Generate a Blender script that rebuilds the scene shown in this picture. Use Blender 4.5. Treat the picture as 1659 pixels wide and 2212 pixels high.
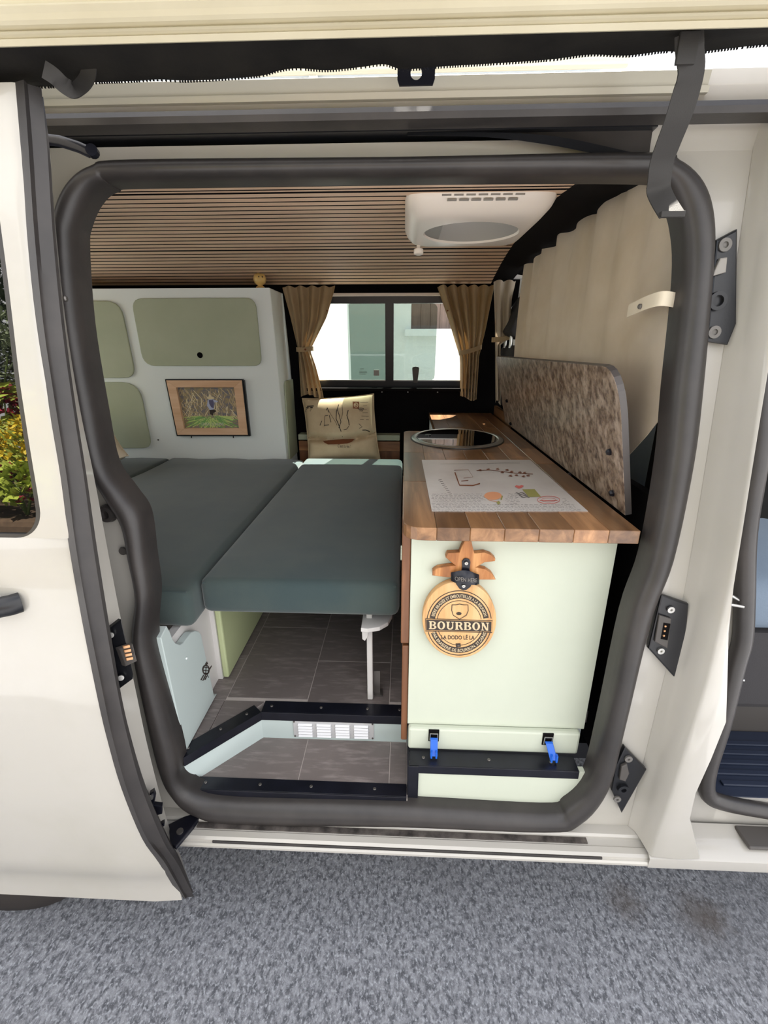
import bpy, bmesh, math, random
from mathutils import Vector, Matrix
random.seed(7)
for o in list(bpy.data.objects): bpy.data.objects.remove(o)
scn = bpy.context.scene
COL = scn.collection
R = math.radians

# ------------------------------------------------------------------ camera
F, CX, CY = 1011.0, 829.5, 1106.0
CAM = Vector((0, -0.78, 1.5)); PITCH, YAW = 19.6, 2.4
cd = bpy.data.cameras.new('camera'); cam = bpy.data.objects.new('camera', cd); COL.objects.link(cam)
cd.sensor_fit = 'VERTICAL'; cd.sensor_height = 36.0; cd.lens = 36.0 * F / 2212.0; cd.clip_start = 0.02
cam.location = CAM; cam.rotation_euler = (R(90 - PITCH), 0, R(YAW)); scn.camera = cam

# ------------------------------------------------------------------ light
SUN_DIR = Vector((-0.10, -0.37, -0.75)).normalized()          # the way the sunlight travels
sl = bpy.data.lights.new('sun', 'SUN'); sl.energy = 13.0; sl.angle = R(0.6); sl.color = (1.0, 0.94, 0.84)
so = bpy.data.objects.new('sun', sl); COL.objects.link(so)
so.rotation_euler = SUN_DIR.to_track_quat('-Z', 'Y').to_euler(); so.location = (2, 6, 9)
w = bpy.data.worlds.new('sky'); scn.world = w; w.use_nodes = True
nt = w.node_tree; nt.nodes.clear()
def wn(t): return nt.nodes.new(t)
sky = wn('ShaderNodeTexSky'); sky.sky_type = 'NISHITA'; sky.sun_disc = False
sky.sun_elevation = R(69); sky.sun_rotation = R(20); sky.altitude = 200
tc = wn('ShaderNodeTexCoord'); cl = wn('ShaderNodeTexNoise'); cl.inputs['Scale'].default_value = 2.2; cl.inputs['Detail'].default_value = 6
rp = wn('ShaderNodeValToRGB'); rp.color_ramp.elements[0].position = 0.36; rp.color_ramp.elements[1].position = 0.6
mx = wn('ShaderNodeMix'); mx.data_type = 'RGBA'
sc_ = wn('ShaderNodeVectorMath'); sc_.operation = 'SCALE'; sc_.inputs['Scale'].default_value = 0.10
bg = wn('ShaderNodeBackground'); bg.inputs['Strength'].default_value = 1.0; wo = wn('ShaderNodeOutputWorld')
nt.links.new(tc.outputs['Generated'], cl.inputs['Vector']); nt.links.new(cl.outputs['Fac'], rp.inputs['Fac'])
nt.links.new(sky.outputs['Color'], sc_.inputs[0]); nt.links.new(sc_.outputs[0], mx.inputs['A'])
nt.links.new(rp.outputs['Color'], mx.inputs['Factor']); mx.inputs['B'].default_value = (1.25, 1.22, 1.2, 1)
nt.links.new(mx.outputs['Result'], bg.inputs['Color']); nt.links.new(bg.outputs[0], wo.inputs['Surface'])
vs = scn.view_settings; vs.view_transform = 'Standard'; vs.look = 'None'; vs.gamma = 1.0; vs.use_curve_mapping = False
vs.exposure = 1.45

# ------------------------------------------------------------------ measuring helpers (photo pixel -> point on a real plane)
_p, _y = R(PITCH), R(YAW)
FW = Vector((-math.sin(_y)*math.cos(_p), math.cos(_y)*math.cos(_p), -math.sin(_p)))
RT = Vector((math.cos(_y), math.sin(_y), 0)); UPV = RT.cross(FW)
def ray(px, py): return FW + RT*((px-CX)/F) - UPV*((py-CY)/F)
def PY(px, py, y): d = ray(px, py); return CAM + d*((y-CAM.y)/d.y)
def PZ(px, py, z): d = ray(px, py); return CAM + d*((z-CAM.z)/d.z)
def PX(px, py, x): d = ray(px, py); return CAM + d*((x-CAM.x)/d.x)
def lerp(x, xs, ys_):
    if x <= xs[0]: return ys_[0]
    for i in range(1, len(xs)):
        if x <= xs[i]: return ys_[i-1] + (ys_[i]-ys_[i-1])*(x-xs[i-1])/(xs[i]-xs[i-1])
    return ys_[-1]
def y_seal(z): return .07 if z < 1 else .07 + .09*((z-1)/.76)**1.2
def y_skin(z): return lerp(z, [.3,.36,.6,.9,1.15,1.45,1.7,1.87], [.03,0,-.015,-.025,-.01,.035,.085,.12])
def PS(px, py, f):
    y = .05
    for _ in range(40): y = .5*y + .5*f(PY(px, py, y).z)
    return PY(px, py, y)
def z_ceil(y): return -0.09266*y*y + 0.17296*y + 1.75364

# ------------------------------------------------------------------ materials
def lin(c):
    if isinstance(c, str):
        c = c.lstrip('#'); c = [int(c[i:i+2], 16)/255 for i in (0, 2, 4)]
        c = [v/12.92 if v <= .04045 else ((v+.055)/1.055)**2.4 for v in c]
    return (c[0], c[1], c[2], 1)
class Mat:
    def __init__(s, name, col, rough=.5, metal=0., spec=.5):
        s.m = bpy.data.materials.new(name); s.m.use_nodes = True; s.t = s.m.node_tree
        s.b = s.t.nodes['Principled BSDF']; i = s.b.inputs
        i['Base Color'].default_value = lin(col); i['Roughness'].default_value = rough
        i['Metallic'].default_value = metal; i['Specular IOR Level'].default_value = spec
        s.col = lin(col); s.cur = None
    def n(s, t, **k):
        x = s.t.nodes.new(t)
        for a, v in k.items(): setattr(x, a, v)
        return x
    def L(s, a, b): s.t.links.new(a, b)
    def coords(s, scale=(1,1,1), kind='Object', rnd=False):
        tc = s.n('ShaderNodeTexCoord'); mp = s.n('ShaderNodeMapping'); mp.inputs['Scale'].default_value = scale
        s.L(tc.outputs[kind], mp.inputs['Vector'])
        if rnd:
            oi = s.n('ShaderNodeObjectInfo'); mu = s.n('ShaderNodeMath', operation='MULTIPLY'); mu.inputs[1].default_value = 37.
            s.L(oi.outputs['Random'], mu.inputs[0]); cb = s.n('ShaderNodeCombineXYZ')
            for k in range(3): s.L(mu.outputs[0], cb.inputs[k])
            s.L(cb.outputs[0], mp.inputs['Location'])
        return mp.outputs[0]
    def noise(s, scale, detail=4, stretch=(1,1,1), rough=.6, rnd=False, dist=0):
        x = s.n('ShaderNodeTexNoise'); x.inputs['Scale'].default_value = scale; x.inputs['Detail'].default_value = detail
        x.inputs['Roughness'].default_value = rough; x.inputs['Distortion'].default_value = dist
        s.L(s.coords(stretch, rnd=rnd), x.inputs['Vector']); return x.outputs['Fac']
    def setcol(s, out): s.L(out, s.b.inputs['Base Color']); s.cur = out
    def ramp(s, fac, stops):
        r = s.n('ShaderNodeValToRGB'); e = r.color_ramp.elements
        while len(e) < len(stops): e.new(.5)
        for k, (p, c) in enumerate(stops): e[k].position = p; e[k].color = lin(c)
        s.L(fac, r.inputs['Fac']); return r.outputs['Color']
    def mix(s, fac, a, b, mode='MIX'):
        x = s.n('ShaderNodeMix', data_type='RGBA', blend_type=mode)
        for v, k in ((a, 'A'), (b, 'B')):
            if hasattr(v, 'is_output'): s.L(v, x.inputs[k])
            else: x.inputs[k].default_value = lin(v)
        if hasattr(fac, 'is_output'): s.L(fac, x.inputs['Factor'])
        else: x.inputs['Factor'].default_value = fac
        return x.outputs['Result']
    def vary(s, col2, scale=6, lo=.35, hi=.65, stretch=(1,1,1), detail=5, rnd=False):
        f = s.ramp(s.noise(scale, detail, stretch, rnd=rnd), [(lo, (0,0,0)), (hi, (1,1,1))])
        s.setcol(s.mix(f, s.cur if s.cur is not None else s.col[:3], col2)); return s
    def tint(s, amount=.3):
        oi = s.n('ShaderNodeObjectInfo'); mr = s.n('ShaderNodeMapRange')
        mr.inputs['To Min'].default_value = 1-amount; mr.inputs['To Max'].default_value = 1+amount
        s.L(oi.outputs['Random'], mr.inputs['Value']); hs = s.n('ShaderNodeHueSaturation')
        s.L(mr.outputs[0], hs.inputs['Value']); src = s.cur
        if src is None: hs.inputs['Color'].default_value = s.col
        else: s.L(src, hs.inputs['Color'])
        s.setcol(hs.outputs[0]); return s
    def bump(s, scale=80, strength=.2, dist=.002, detail=4, stretch=(1,1,1)):
        b = s.n('ShaderNodeBump'); b.inputs['Strength'].default_value = strength; b.inputs['Distance'].default_value = dist
        s.L(s.noise(scale, detail, stretch), b.inputs['Height']); s.L(b.outputs[0], s.b.inputs['Normal']); return s
    def coat(s, v=.5, r=.08): s.b.inputs['Coat Weight'].default_value = v; s.b.inputs['Coat Roughness'].default_value = r; return s
    def sheen(s, v=.3): s.b.inputs['Sheen Weight'].default_value = v; return s

M = {}
def mk(key, *a, **k): M[key] = Mat(key, *a, **k); return M[key]
mk('white_paint', '#b4b0a8', .32).vary('#aeaaa0', 3, .45, .7).coat(.6, .06)
mk('cream_metal', '#bdb59c', .38).vary('#b4ab91', 4)
mk('rail_metal', '#b9b5a6', .4, .35)
mk('rubber', '#2e2b2a', .42, spec=.5).vary('#3a3634', 9, .4, .7).bump(60, .15)
mk('black_plastic', '#15161a', .35).bump(140, .1)
mk('black_metal', '#14151d', .3, .2).vary('#1b1c26', 20)
mk('felt', '#0b0a0b', .95, spec=.1).vary('#151213', 300, .4, .7).bump(500, .5, .001)
mk('fabric_black', '#161514', .8, spec=.2).vary('#211f1c', 12).bump(90, .3)
mk('webbing', '#2a2826', .7).bump(600, .4, .0006)
mk('steel', '#b7b6b2', .3, .9)
mk('aluminium', '#cfcfd0', .38, .35)
mk('dull_steel', '#77736f', .45, .8)
mk('dirty_steel', '#6f6863', .5, .4).vary('#3a3634', 30)
mk('mint', '#c2c7b6', .5).vary('#bcc2b1', 2.5).bump(45, .12, .002, 5, (1, 1, .4))  # toned down in the colour to offset strong light by the door
mk('mint_blue', '#bac6c3', .45).bump(40, .08)
mk('mint_white', '#e6ece9', .5).bump(40, .06)  # lightened in the colour to make up for the dim far end
mk('sage', '#adb39a', .55).vary('#a3aa90', 3).bump(60, .06)
mk('sage_light', '#b2bb90', .55)
mk('white_board', '#cfccc9', .5)
mk('cushion', '#454f4c', .9, spec=.15).vary('#3a4748', 5).bump(700, .5, .0006).sheen(.25)
mk('linen', '#c3ae8c', .9, spec=.1).vary('#b59d79', 5).bump(900, .4, .0005).sheen(.15)
mk('linen_sheer', '#dfd5c6', .95, spec=.05).vary('#d3c7b4', 4).bump(800, .4, .0005)
mk('linen_light', '#d8cdb8', .9).bump(900, .3, .0004)
mk('pillow_cloth', '#cdbb9b', .9, spec=.1).vary('#bea98a', 9).bump(700, .4, .0005)
def translucent(key, amt):
    m = M[key]; t = m.t; tr = t.nodes.new('ShaderNodeBsdfTranslucent'); mi = t.nodes.new('ShaderNodeMixShader'); mi.inputs[0].default_value = amt
    out = [n for n in t.nodes if n.type == 'OUTPUT_MATERIAL'][0]; src = m.cur
    if src is not None: m.L(src, tr.inputs['Color'])
    else: tr.inputs['Color'].default_value = m.col
    m.L(m.b.outputs[0], mi.inputs[1]); m.L(tr.outputs[0], mi.inputs[2]); m.L(mi.outputs[0], out.inputs['Surface'])
translucent('linen', .3); translucent('linen_sheer', .4)
mk('ink', '#3a312b', .8); mk('ink_grey', '#6d6a66', .8); mk('ink_red', '#c9685f', .8); mk('ink_brown', '#7a4526', .8)
mk('ink_ochre', '#b98a52', .8); mk('ink_olive', '#8e8a4c', .8); mk('ink_orange', '#cf9067', .8)
mk('paper', '#cfcac4', .35).vary('#c2bbb5', 5, .4, .7).coat(.25, .2)
mk('grout', '#b3a9a2', .8)
t = mk('tile', '#7b726e', .5); t.vary('#655d5a', 3, .3, .7, rnd=True); t.vary('#8f8682', 14, .5, .75, (1, 5, 1), rnd=True); t.tint(.1); t.bump(70, .12, .001, 5, (1, 4, 1))
s_ = mk('slat', '#e6c6a8', .55); s_.vary('#d8b494', 3, .35, .7, (1, 14, 14), rnd=True); s_.tint(.07)
def wood(key, a, b, c, rough=.35, along=1, tint=.25, fine=18):
    m = mk(key, a, rough); st = [9, 9, 9]; st[along] = .7
    f = m.noise(fine/6, 6, tuple(st), rnd=True, dist=.6)
    m.setcol(m.ramp(f, [(.25, b), (.5, a), (.72, c)]))
    if tint: m.tint(tint)
    m.bump(30, .06, .001, 4, tuple(st)); return m
wood('acacia', '#86603f', '#5a3c27', '#b0835a', .28, 1, .4).coat(.3, .15)
wood('acacia_edge', '#8d5f3c', '#67432a', '#b98a5c', .35, 0, .2)
wood('cherry', '#70482d', '#56341e', '#8a5b3a', .4, 2, .1)
wood('pine', '#cda06a', '#9c6a3c', '#dab98a', .5, 2, 0, 14)
wood('burnt_pine', '#a86c3a', '#6a3c1c', '#d5a066', .5, 2, 0, 30)
wood('oak', '#dcb592', '#c99e78', '#e8c6a4', .5, 0, 0)
st = mk('stone_laminate', '#8a7867', .36); st.vary('#54443a', 70, .42, .6, (1, 1, .8), 9); st.vary('#a89788', 30, .48, .64, (1, 1, .8), 9)
mk('laminate_edge', '#4f4a48', .4)
mk('sink_glass', '#0a0807', .03, spec=.9).coat(1, .01)
mk('plastic_white', '#e8dfd4', .35)
mk('plastic_grey', '#8d8983', .5)
mk('plastic_mid', '#6b6864', .5)
mk('blue_plastic', '#1d5fc4', .35)
mk('copper', '#c99a72', .3, .8)
mk('golden_wood', '#d9b56c', .35)
mk('seat_fabric', '#6f7d8c', .9).bump(300, .3)
mk('seat_dark', '#2e2c2e', .8).bump(300, .2)
mk('cab_grey', '#c4c2b8', .6); mk('cab_plastic', '#4b4744', .5); mk('mat_rubber', '#222a3c', .45)
mk('lining_grey', '#a9a7a0', .8)  # unseen linings, made pale to throw light back into the cabin
mk('tyre', '#2b2624', .8)
mk('render_wall', '#e8ebea', .9).bump(25, .5, .01, 6)
mk('grey_green', '#8f9e98', .7)  # shade of the recessed house wall, put into the colour
mk('shutter', '#6b5a54', .7).vary('#5a4a44', 8, .4, .6, (8, 1, .5))
mk('concrete', '#cfcbc3', .9).vary('#bdb9b0', 3)
mk('soffit', '#cfc6b6', .8); mk('roof_sheet', '#b9c6d6', .4, .3)
g = mk('asphalt', '#9a9ca2', .9, spec=.25)
g.vary('#5f6167', 75, .40, .60, (1, .6, 1), 8); g.vary('#b5b8bf', 160, .5, .66, (1, .7, 1), 6); g.vary('#75767b', 1.3, .5, .8)
def bump2(m):
    a = m.noise(60, 9, (1, .55, 1), .7); b = m.noise(14, 4, (1, .6, 1)); ad = m.n('ShaderNodeMath', operation='ADD'); m.L(a, ad.inputs[0]); m.L(b, ad.inputs[1])
    bp = m.n('ShaderNodeBump'); bp.inputs['Strength'].default_value = .9; bp.inputs['Distance'].default_value = .012
    m.L(ad.outputs[0], bp.inputs['Height']); m.L(bp.outputs[0], m.b.inputs['Normal'])
bump2(g)
def stain(m, c, r0, col, amt=.6):
    tcn = m.n('ShaderNodeTexCoord'); dn_ = m.n('ShaderNodeVectorMath', operation='DISTANCE'); m.L(tcn.outputs['Object'], dn_.inputs[0]); dn_.inputs[1].default_value = c
    nz = m.n('ShaderNodeMath', operation='MULTIPLY_ADD'); m.L(m.noise(25, 4), nz.inputs[0]); nz.inputs[1].default_value = .08; m.L(dn_.outputs['Value'], nz.inputs[2])
    m.setcol(m.mix(m.ramp(nz.outputs[0], [(r0*.4+.03, (amt, amt, amt)), (r0+.06, (0, 0, 0))]), m.cur, col))
for px_, py_, r_ in ((1352, 1950, .045), (1512, 1976, .06), (1545, 1985, .035)):
    q_ = PZ(px_, py_, 0); stain(g, (q_.x, q_.y-1, 0), r_, '#5f5751')
mk('soil', '#5d4a38', .95).vary('#443527', 12)
mk('leaf_dark', '#3c4a2b', .6).tint(.3); mk('leaf_light', '#9aa647', .5).tint(.25); mk('leaf_grey', '#8f9a7a', .6).tint(.2)
mk('petal_red', '#8e1f37', .6).tint(.2); mk('petal_yellow', '#d6b92c', .6).tint(.15); mk('stem', '#6a7a3c', .7); mk('bark', '#5c4a3a', .9)
def glass(key, tint, refl=.08, rough=0.0):
    m = bpy.data.materials.new(key); m.use_nodes = True; t = m.node_tree; t.nodes.clear()
    tr = t.nodes.new('ShaderNodeBsdfTransparent'); tr.inputs[0].default_value = lin(tint)
    gl = t.nodes.new('ShaderNodeBsdfGlossy'); gl.inputs['Roughness'].default_value = rough
    lw = t.nodes.new('ShaderNodeLayerWeight'); lw.inputs[0].default_value = .5; fr = t.nodes.new('ShaderNodeMath'); fr.operation = 'POWER'; fr.inputs[1].default_value = 5.; t.links.new(lw.outputs['Facing'], fr.inputs[0])
    ad = t.nodes.new('ShaderNodeMath'); ad.operation = 'MAXIMUM'; ad.inputs[1].default_value = refl
    mi = t.nodes.new('ShaderNodeMixShader'); o = t.nodes.new('ShaderNodeOutputMaterial')
    t.links.new(fr.outputs[0], ad.inputs[0]); t.links.new(ad.outputs[0], mi.inputs[0])
    t.links.new(tr.outputs[0], mi.inputs[1]); t.links.new(gl.outputs[0], mi.inputs[2]); t.links.new(mi.outputs[0], o.inputs[0])
    class _: pass
    x = _(); x.m = m; M[key] = x
glass('clear_glass', (.93, .95, .94), .02); glass('tinted_glass', (.55, .6, .58), .02)
mk('dark_glass', '#050607', .01, spec=.5).b.inputs['IOR'].default_value = 2.0
mk('dome_acrylic', '#b9bdc4', .4); translucent('dome_acrylic', .7)

# ------------------------------------------------------------------ mesh helpers
def obj(name, geo, mat, parent=None, smooth=False, label=None):
    if isinstance(geo, bmesh.types.BMesh):
        me = bpy.data.meshes.new(name); bmesh.ops.recalc_face_normals(geo, faces=geo.faces); geo.to_mesh(me); geo.free()
    elif isinstance(geo, bpy.types.Mesh): me = geo
    else:
        me = bpy.data.meshes.new(name); me.from_pydata([tuple(v) for v in geo[0]], [], geo[1]); me.update()
    xs = [v.co.x for v in me.vertices]; ys = [v.co.y for v in me.vertices]; zs = [v.co.z for v in me.vertices]
    c = Vector(((min(xs)+max(xs))/2, (min(ys)+max(ys))/2, min(zs)))
    me.transform(Matrix.Translation(-c))
    if mat and not me.materials: me.materials.append(M[mat].m)
    if smooth:
        for p in me.polygons: p.use_smooth = True
        me.set_sharp_from_angle(angle=R(50))
    o = bpy.data.objects.new(name, me); COL.objects.link(o); o.location = c
    if parent is not None: adopt(o, parent)
    if label: o['label'] = label
    return o
WL = {}
def wloc(o):
    v = Vector(o.location)
    return v + wloc(o.parent) if o.parent else v
def adopt(o, parent):
    pl = wloc(parent); o.parent = parent; o.location = Vector(o.location) - pl
def tag(o, label, cat, group=None, kind=None):
    o['label'] = label
    if cat: o['category'] = cat
    if group: o['group'] = group
    if kind: o['kind'] = kind
    return o
def thing(name, label, cat, loc, group=None, kind=None):
    o = bpy.data.objects.new(name, None); o.empty_display_size = .05; COL.objects.link(o); o.location = loc
    return tag(o, label, cat, group, kind)
def bx(bm, x0, x1, y0, y1, z0, z1, bev=0, seg=2, rot=None, piv=None):
    r = bmesh.ops.create_cube(bm, size=1); vs = r['verts']
    for v in vs: v.co = Vector(((x0+x1)/2 + v.co.x*(x1-x0), (y0+y1)/2 + v.co.y*(y1-y0), (z0+z1)/2 + v.co.z*(z1-z0)))
    if bev:
        es = list({e for v in vs for e in v.link_edges})
        q = bmesh.ops.bevel(bm, geom=es, offset=bev, segments=seg, affect='EDGES', profile=.5); vs = list({v for f in q['faces'] for v in f.verts} | {v for v in vs if v.is_valid})
    if rot is not None: bmesh.ops.rotate(bm, verts=[v for v in vs if v.is_valid], cent=piv or Vector(((x0+x1)/2, (y0+y1)/2, (z0+z1)/2)), matrix=rot)
    return bm
def B(*a, **k): return bx(bmesh.new(), *a, **k)
def box(name, mat, parent, *a, smooth=False, label=None, **k): return obj(name, B(*a, **k), mat, parent, smooth, label)
def prism(bm, pts, vec, bev=0):
    """closed 3-D outline pts extruded by vec"""
    vs = [bm.verts.new(p) for p in pts]; f = bm.faces.new(vs)
    r = bmesh.ops.extrude_face_region(bm, geom=[f]); nv = [g for g in r['geom'] if isinstance(g, bmesh.types.BMVert)]
    bmesh.ops.translate(bm, verts=nv, vec=vec)
    if bev:
        nf = set(nv); vo = set(vs)
        es = [e for e in bm.edges if (e.verts[0] in nf and e.verts[1] in nf) or (e.verts[0] in vo and e.verts[1] in vo)]
        bmesh.ops.bevel(bm, geom=es, offset=bev, segments=2, affect='EDGES', profile=.5)
    return bm
def grid(rows, closed=False):
    n = len(rows[0]); V = [Vector(p) for r in rows for p in r]; Fc = []
    for i in range(len(rows)-1 if not closed else len(rows)):
        for j in range(n-1):
            a = i*n+j; b = ((i+1) % len(rows))*n+j; Fc.append((a, a+1, b+1, b))
    return V, Fc
def solid(rows, th, mat, name, parent=None, smooth=True, nrm=None, closed=False):
    """grid surface given a thickness"""
    V, Fc = grid(rows, closed); me = bpy.data.meshes.new(name); me.from_pydata([tuple(v) for v in V], [], Fc); me.update()
    bm = bmesh.new(); bm.from_mesh(me); bpy.data.meshes.remove(me); bmesh.ops.recalc_face_normals(bm, faces=bm.faces)
    if nrm is not None:
        nv = Vector(nrm); vs = list(bm.verts); r = bmesh.ops.extrude_face_region(bm, geom=list(bm.faces))
        bmesh.ops.translate(bm, verts=[g for g in r['geom'] if isinstance(g, bmesh.types.BMVert)], vec=nv*th)
    else: bmesh.ops.solidify(bm, geom=list(bm.faces), thickness=th)
    return obj(name, bm, mat, parent, smooth)
def spline(pts, n=8, closed=False):
    P = [Vector(p) for p in pts]; out = []; N = len(P)
    for i in range(N if closed else N-1):
        p0 = P[(i-1) % N] if closed or i > 0 else P[0]; p1 = P[i]; p2 = P[(i+1) % N]; p3 = P[(i+2) % N] if closed or i+2 < N else P[-1]
        for k in range(n):
            t = k/n; out.append(.5*((2*p1)+(p2-p0)*t+(2*p0-5*p1+4*p2-p3)*t*t+(3*p1-p0-3*p2+p3)*t**3))
    if not closed: out.append(P[-1])
    return out
def sweep(path, prof, ref=Vector((0, 1, 0)), closed=False, cap=True, scales=None):
    """profile (a,b): a along tangent x ref, b along ref"""
    N = len(path); V = []; Fc = []; m = len(prof)
    for i, p in enumerate(path):
        t = (path[(i+1) % N]-path[i-1]) if closed or 0 < i < N-1 else (path[min(i+1, N-1)]-path[max(i-1, 0)])
        t.normalize(); a = t.cross(ref).normalized(); b = a.cross(t).normalized(); s = scales[i] if scales else 1
        for (u, v) in prof: V.append(p + a*(u*s) + b*(v*s))
    for i in range(N if closed else N-1):
        for j in range(m):
            k = (j+1) % m; a0 = i*m; b0 = ((i+1) % N)*m; Fc.append((a0+j, a0+k, b0+k, b0+j))
    if cap and not closed: Fc.append(tuple(range(m))); Fc.append(tuple((N-1)*m+j for j in reversed(range(m))))
    return V, Fc
def circ(r, n=10, sx=1, sy=1): return [(r*sx*math.cos(2*math.pi*k/n), r*sy*math.sin(2*math.pi*k/n)) for k in range(n)]
def tube(name, pts, r, mat, parent=None, n=8, ref=Vector((0, 1, 0)), closed=False, sm=True): return obj(name, sweep([Vector(p) for p in pts], circ(r, n), ref, closed), mat, parent, sm)
def lathe(prof, c, axis=Vector((0, 0, 1)), n=24):
    """prof list of (radius, height)"""
    axis = Vector(axis).normalized(); u = axis.orthogonal().normalized(); v = axis.cross(u); V = []; Fc = []; c = Vector(c)
    for (r, h) in prof:
        for k in range(n): a = 2*math.pi*k/n; V.append(c + axis*h + (u*math.cos(a)+v*math.sin(a))*r)
    for i in range(len(prof)-1):
        for k in range(n): j = (k+1) % n; Fc.append((i*n+k, i*n+j, (i+1)*n+j, (i+1)*n+k))
    Fc.append(tuple(range(n))[::-1]); Fc.append(tuple((len(prof)-1)*n+k for k in range(n))); return V, Fc
def screw(parent, c, axis, r=.006, mat='dull_steel'):
    ax = Vector(axis).normalized()
    return obj('screw', lathe([(r, 0), (r, .0018), (r*.8, .0028), (r*.35, .0028), (r*.3, .0012)], c, ax, 12), mat, parent)
def merge(*gs):
    V = []; Fc = []
    for v, f in gs: n = len(V); V += [Vector(p) for p in v]; Fc += [tuple(i+n for i in q) for q in f]
    return V, Fc
def rib(pts, w, fn, off=.0006):
    """flat printed line along 2-D pts, mapped to the surface by fn(u, v, off)"""
    P = [Vector((p[0], p[1])) for p in pts]; V = []; Fc = []
    for i, p in enumerate(P):
        t = P[min(i+1, len(P)-1)]-P[max(i-1, 0)]
        if t.length < 1e-9: t = Vector((1, 0))
        t.normalize(); nn = Vector((-t.y, t.x))*w/2; V += [fn(p.x+nn.x, p.y+nn.y, off), fn(p.x-nn.x, p.y-nn.y, off)]
    for i in range(len(P)-1): Fc.append((2*i, 2*i+1, 2*i+3, 2*i+2))
    return V, Fc
def fill(pts, fn, off=.0005): return [fn(p[0], p[1], off) for p in pts], [tuple(range(len(pts)))]
def ell(cx, cy, rx, ry, a0=0, a1=360, n=40): return [(cx+rx*math.cos(R(a0+(a1-a0)*k/n)), cy+ry*math.sin(R(a0+(a1-a0)*k/n))) for k in range(n+1)]
def ring(cx, cy, r0, r1, a0, a1, fn, off=.0005, n=48):
    V = []; Fc = []
    for k in range(n+1):
        a = R(a0+(a1-a0)*k/n)
        for r in (r0, r1): V.append(fn(cx+r[0]*math.cos(a), cy+r[1]*math.sin(a), off))
    for k in range(n): Fc.append((2*k, 2*k+1, 2*k+3, 2*k+2))
    return V, Fc
def glyphs(body, size=1.0, bold=0.0, spacing=1.0):
    c = bpy.data.curves.new('lettering', 'FONT'); c.body = body; c.size = size; c.offset = bold; c.space_character = spacing; c.resolution_u = 3
    o = bpy.data.objects.new('lettering', c); me = bpy.data.meshes.new_from_object(o)
    V = [(v.co.x, v.co.y) for v in me.vertices]; Fc = [tuple(p.vertices) for p in me.polygons]
    bpy.data.objects.remove(o); bpy.data.meshes.remove(me); bpy.data.curves.remove(c); return V, Fc
def fit_text(body, x0, x1, y0, y1, fn, off=.0008, bold=0, spacing=1.0):
    V, Fc = glyphs(body, 1, bold, spacing); ax = [v[0] for v in V]; ay = [v[1] for v in V]
    mx_, Mx, my, My = min(ax), max(ax), min(ay), max(ay)
    return [fn(x0+(v[0]-mx_)/(Mx-mx_)*(x1-x0), y0+(v[1]-my)/(My-my)*(y1-y0), off) for v in V], Fc

# ================================================================== THE SETTING
# ground
gnd = obj('ground', grid([[(x, y, .0) for x in (-12, -4, -1.5, 0, 1.5, 4, 12)] for y in (-12, -4, -2.2, 0, 2, 6, 14)]), 'asphalt')
tag(gnd, 'rough grey asphalt yard under and around the parked van', 'ground', kind='structure')

# neighbouring house beyond the far window
hs = thing('house', 'white rendered house with brown shutters seen through the far window', 'house', (0, 5.5, 0))
HY = 5.5
p0, p1 = PY(753, 740, HY).x, PY(840, 740, HY).x
sh0 = PY(888, 700, HY).x; sb = PY(900, 711, HY).z; st_ = PY(900, 727, HY).z; sl0 = PY(874, 716, HY).x
def wallpart(x0, x1, z0, z1, mat='render_wall', y=HY): return box('wall', mat, hs, x0, x1, y, y+.25, z0, z1)
wallpart(-6, sh0, 0, 4.0); wallpart(sh0, sh0+1.2, 0, sb); wallpart(sh0, sh0+1.2, 2.8, 4.0); wallpart(sh0+1.2, 6, 0, 4.0)
box('shaded_wall_panel', 'grey_green', hs, p0, p1, HY-.06, HY+.01, .1, 2.7, bev=.01, label='grey-green panel with the shade of a recessed house wall painted in')  # wall section in shade, its darkness carried by the panel colour
for k in range(2):
    f = box('shutter', 'shutter', hs, sh0+.0+k*.6, sh0+.595+k*.6, HY+.04, HY+.09, sb, 2.8)
    for j in range(5): box('board', 'shutter', f, sh0+.004+k*.6+j*.1185, sh0+.118+k*.6+j*.1185, HY+.03, HY+.042, sb+.005, 2.795, bev=.004)
box('window_sill', 'render_wall', hs, sl0, sh0+1.35, HY-.12, HY+.02, st_, sb, bev=.01)
box('soffit', 'soffit', hs, -6, 1.9, HY-.35, HY+.2, 4.0, 4.06)
for k in range(11): box('soffit_board', 'soffit', hs, -5.9+k*.7, -5.22+k*.7, HY-.34, HY-.01, 3.985, 4.0)
box('roof', 'roof_sheet', hs, -6.1, 2.1, HY-.45, HY+3, 4.06, 4.2)
obj('gutter', sweep([Vector((-6.1, HY-.5, 4.08)), Vector((2.1, HY-.5, 4.08))], circ(.06, 10), Vector((0, 0, 1))), 'rail_metal', hs, True)
obj('downpipe', sweep([Vector((-.95, HY-.48, 4.04)), Vector((-.95, HY-.2, 3.9)), Vector((-.95, HY-.06, 3.7)), Vector((-.95, HY-.06, .1))], circ(.045, 10), Vector((1, 0, 0))), 'render_wall', hs, True)
dw = box('bounce_strip', 'concrete', None, -7, 6, 2.1, HY, .0, .03); tag(dw, 'unseen pale concrete strip added to bounce sunlight between van and house', 'path', kind='structure')  # out of view, added to bounce sun into cabin and onto house wall

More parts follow.
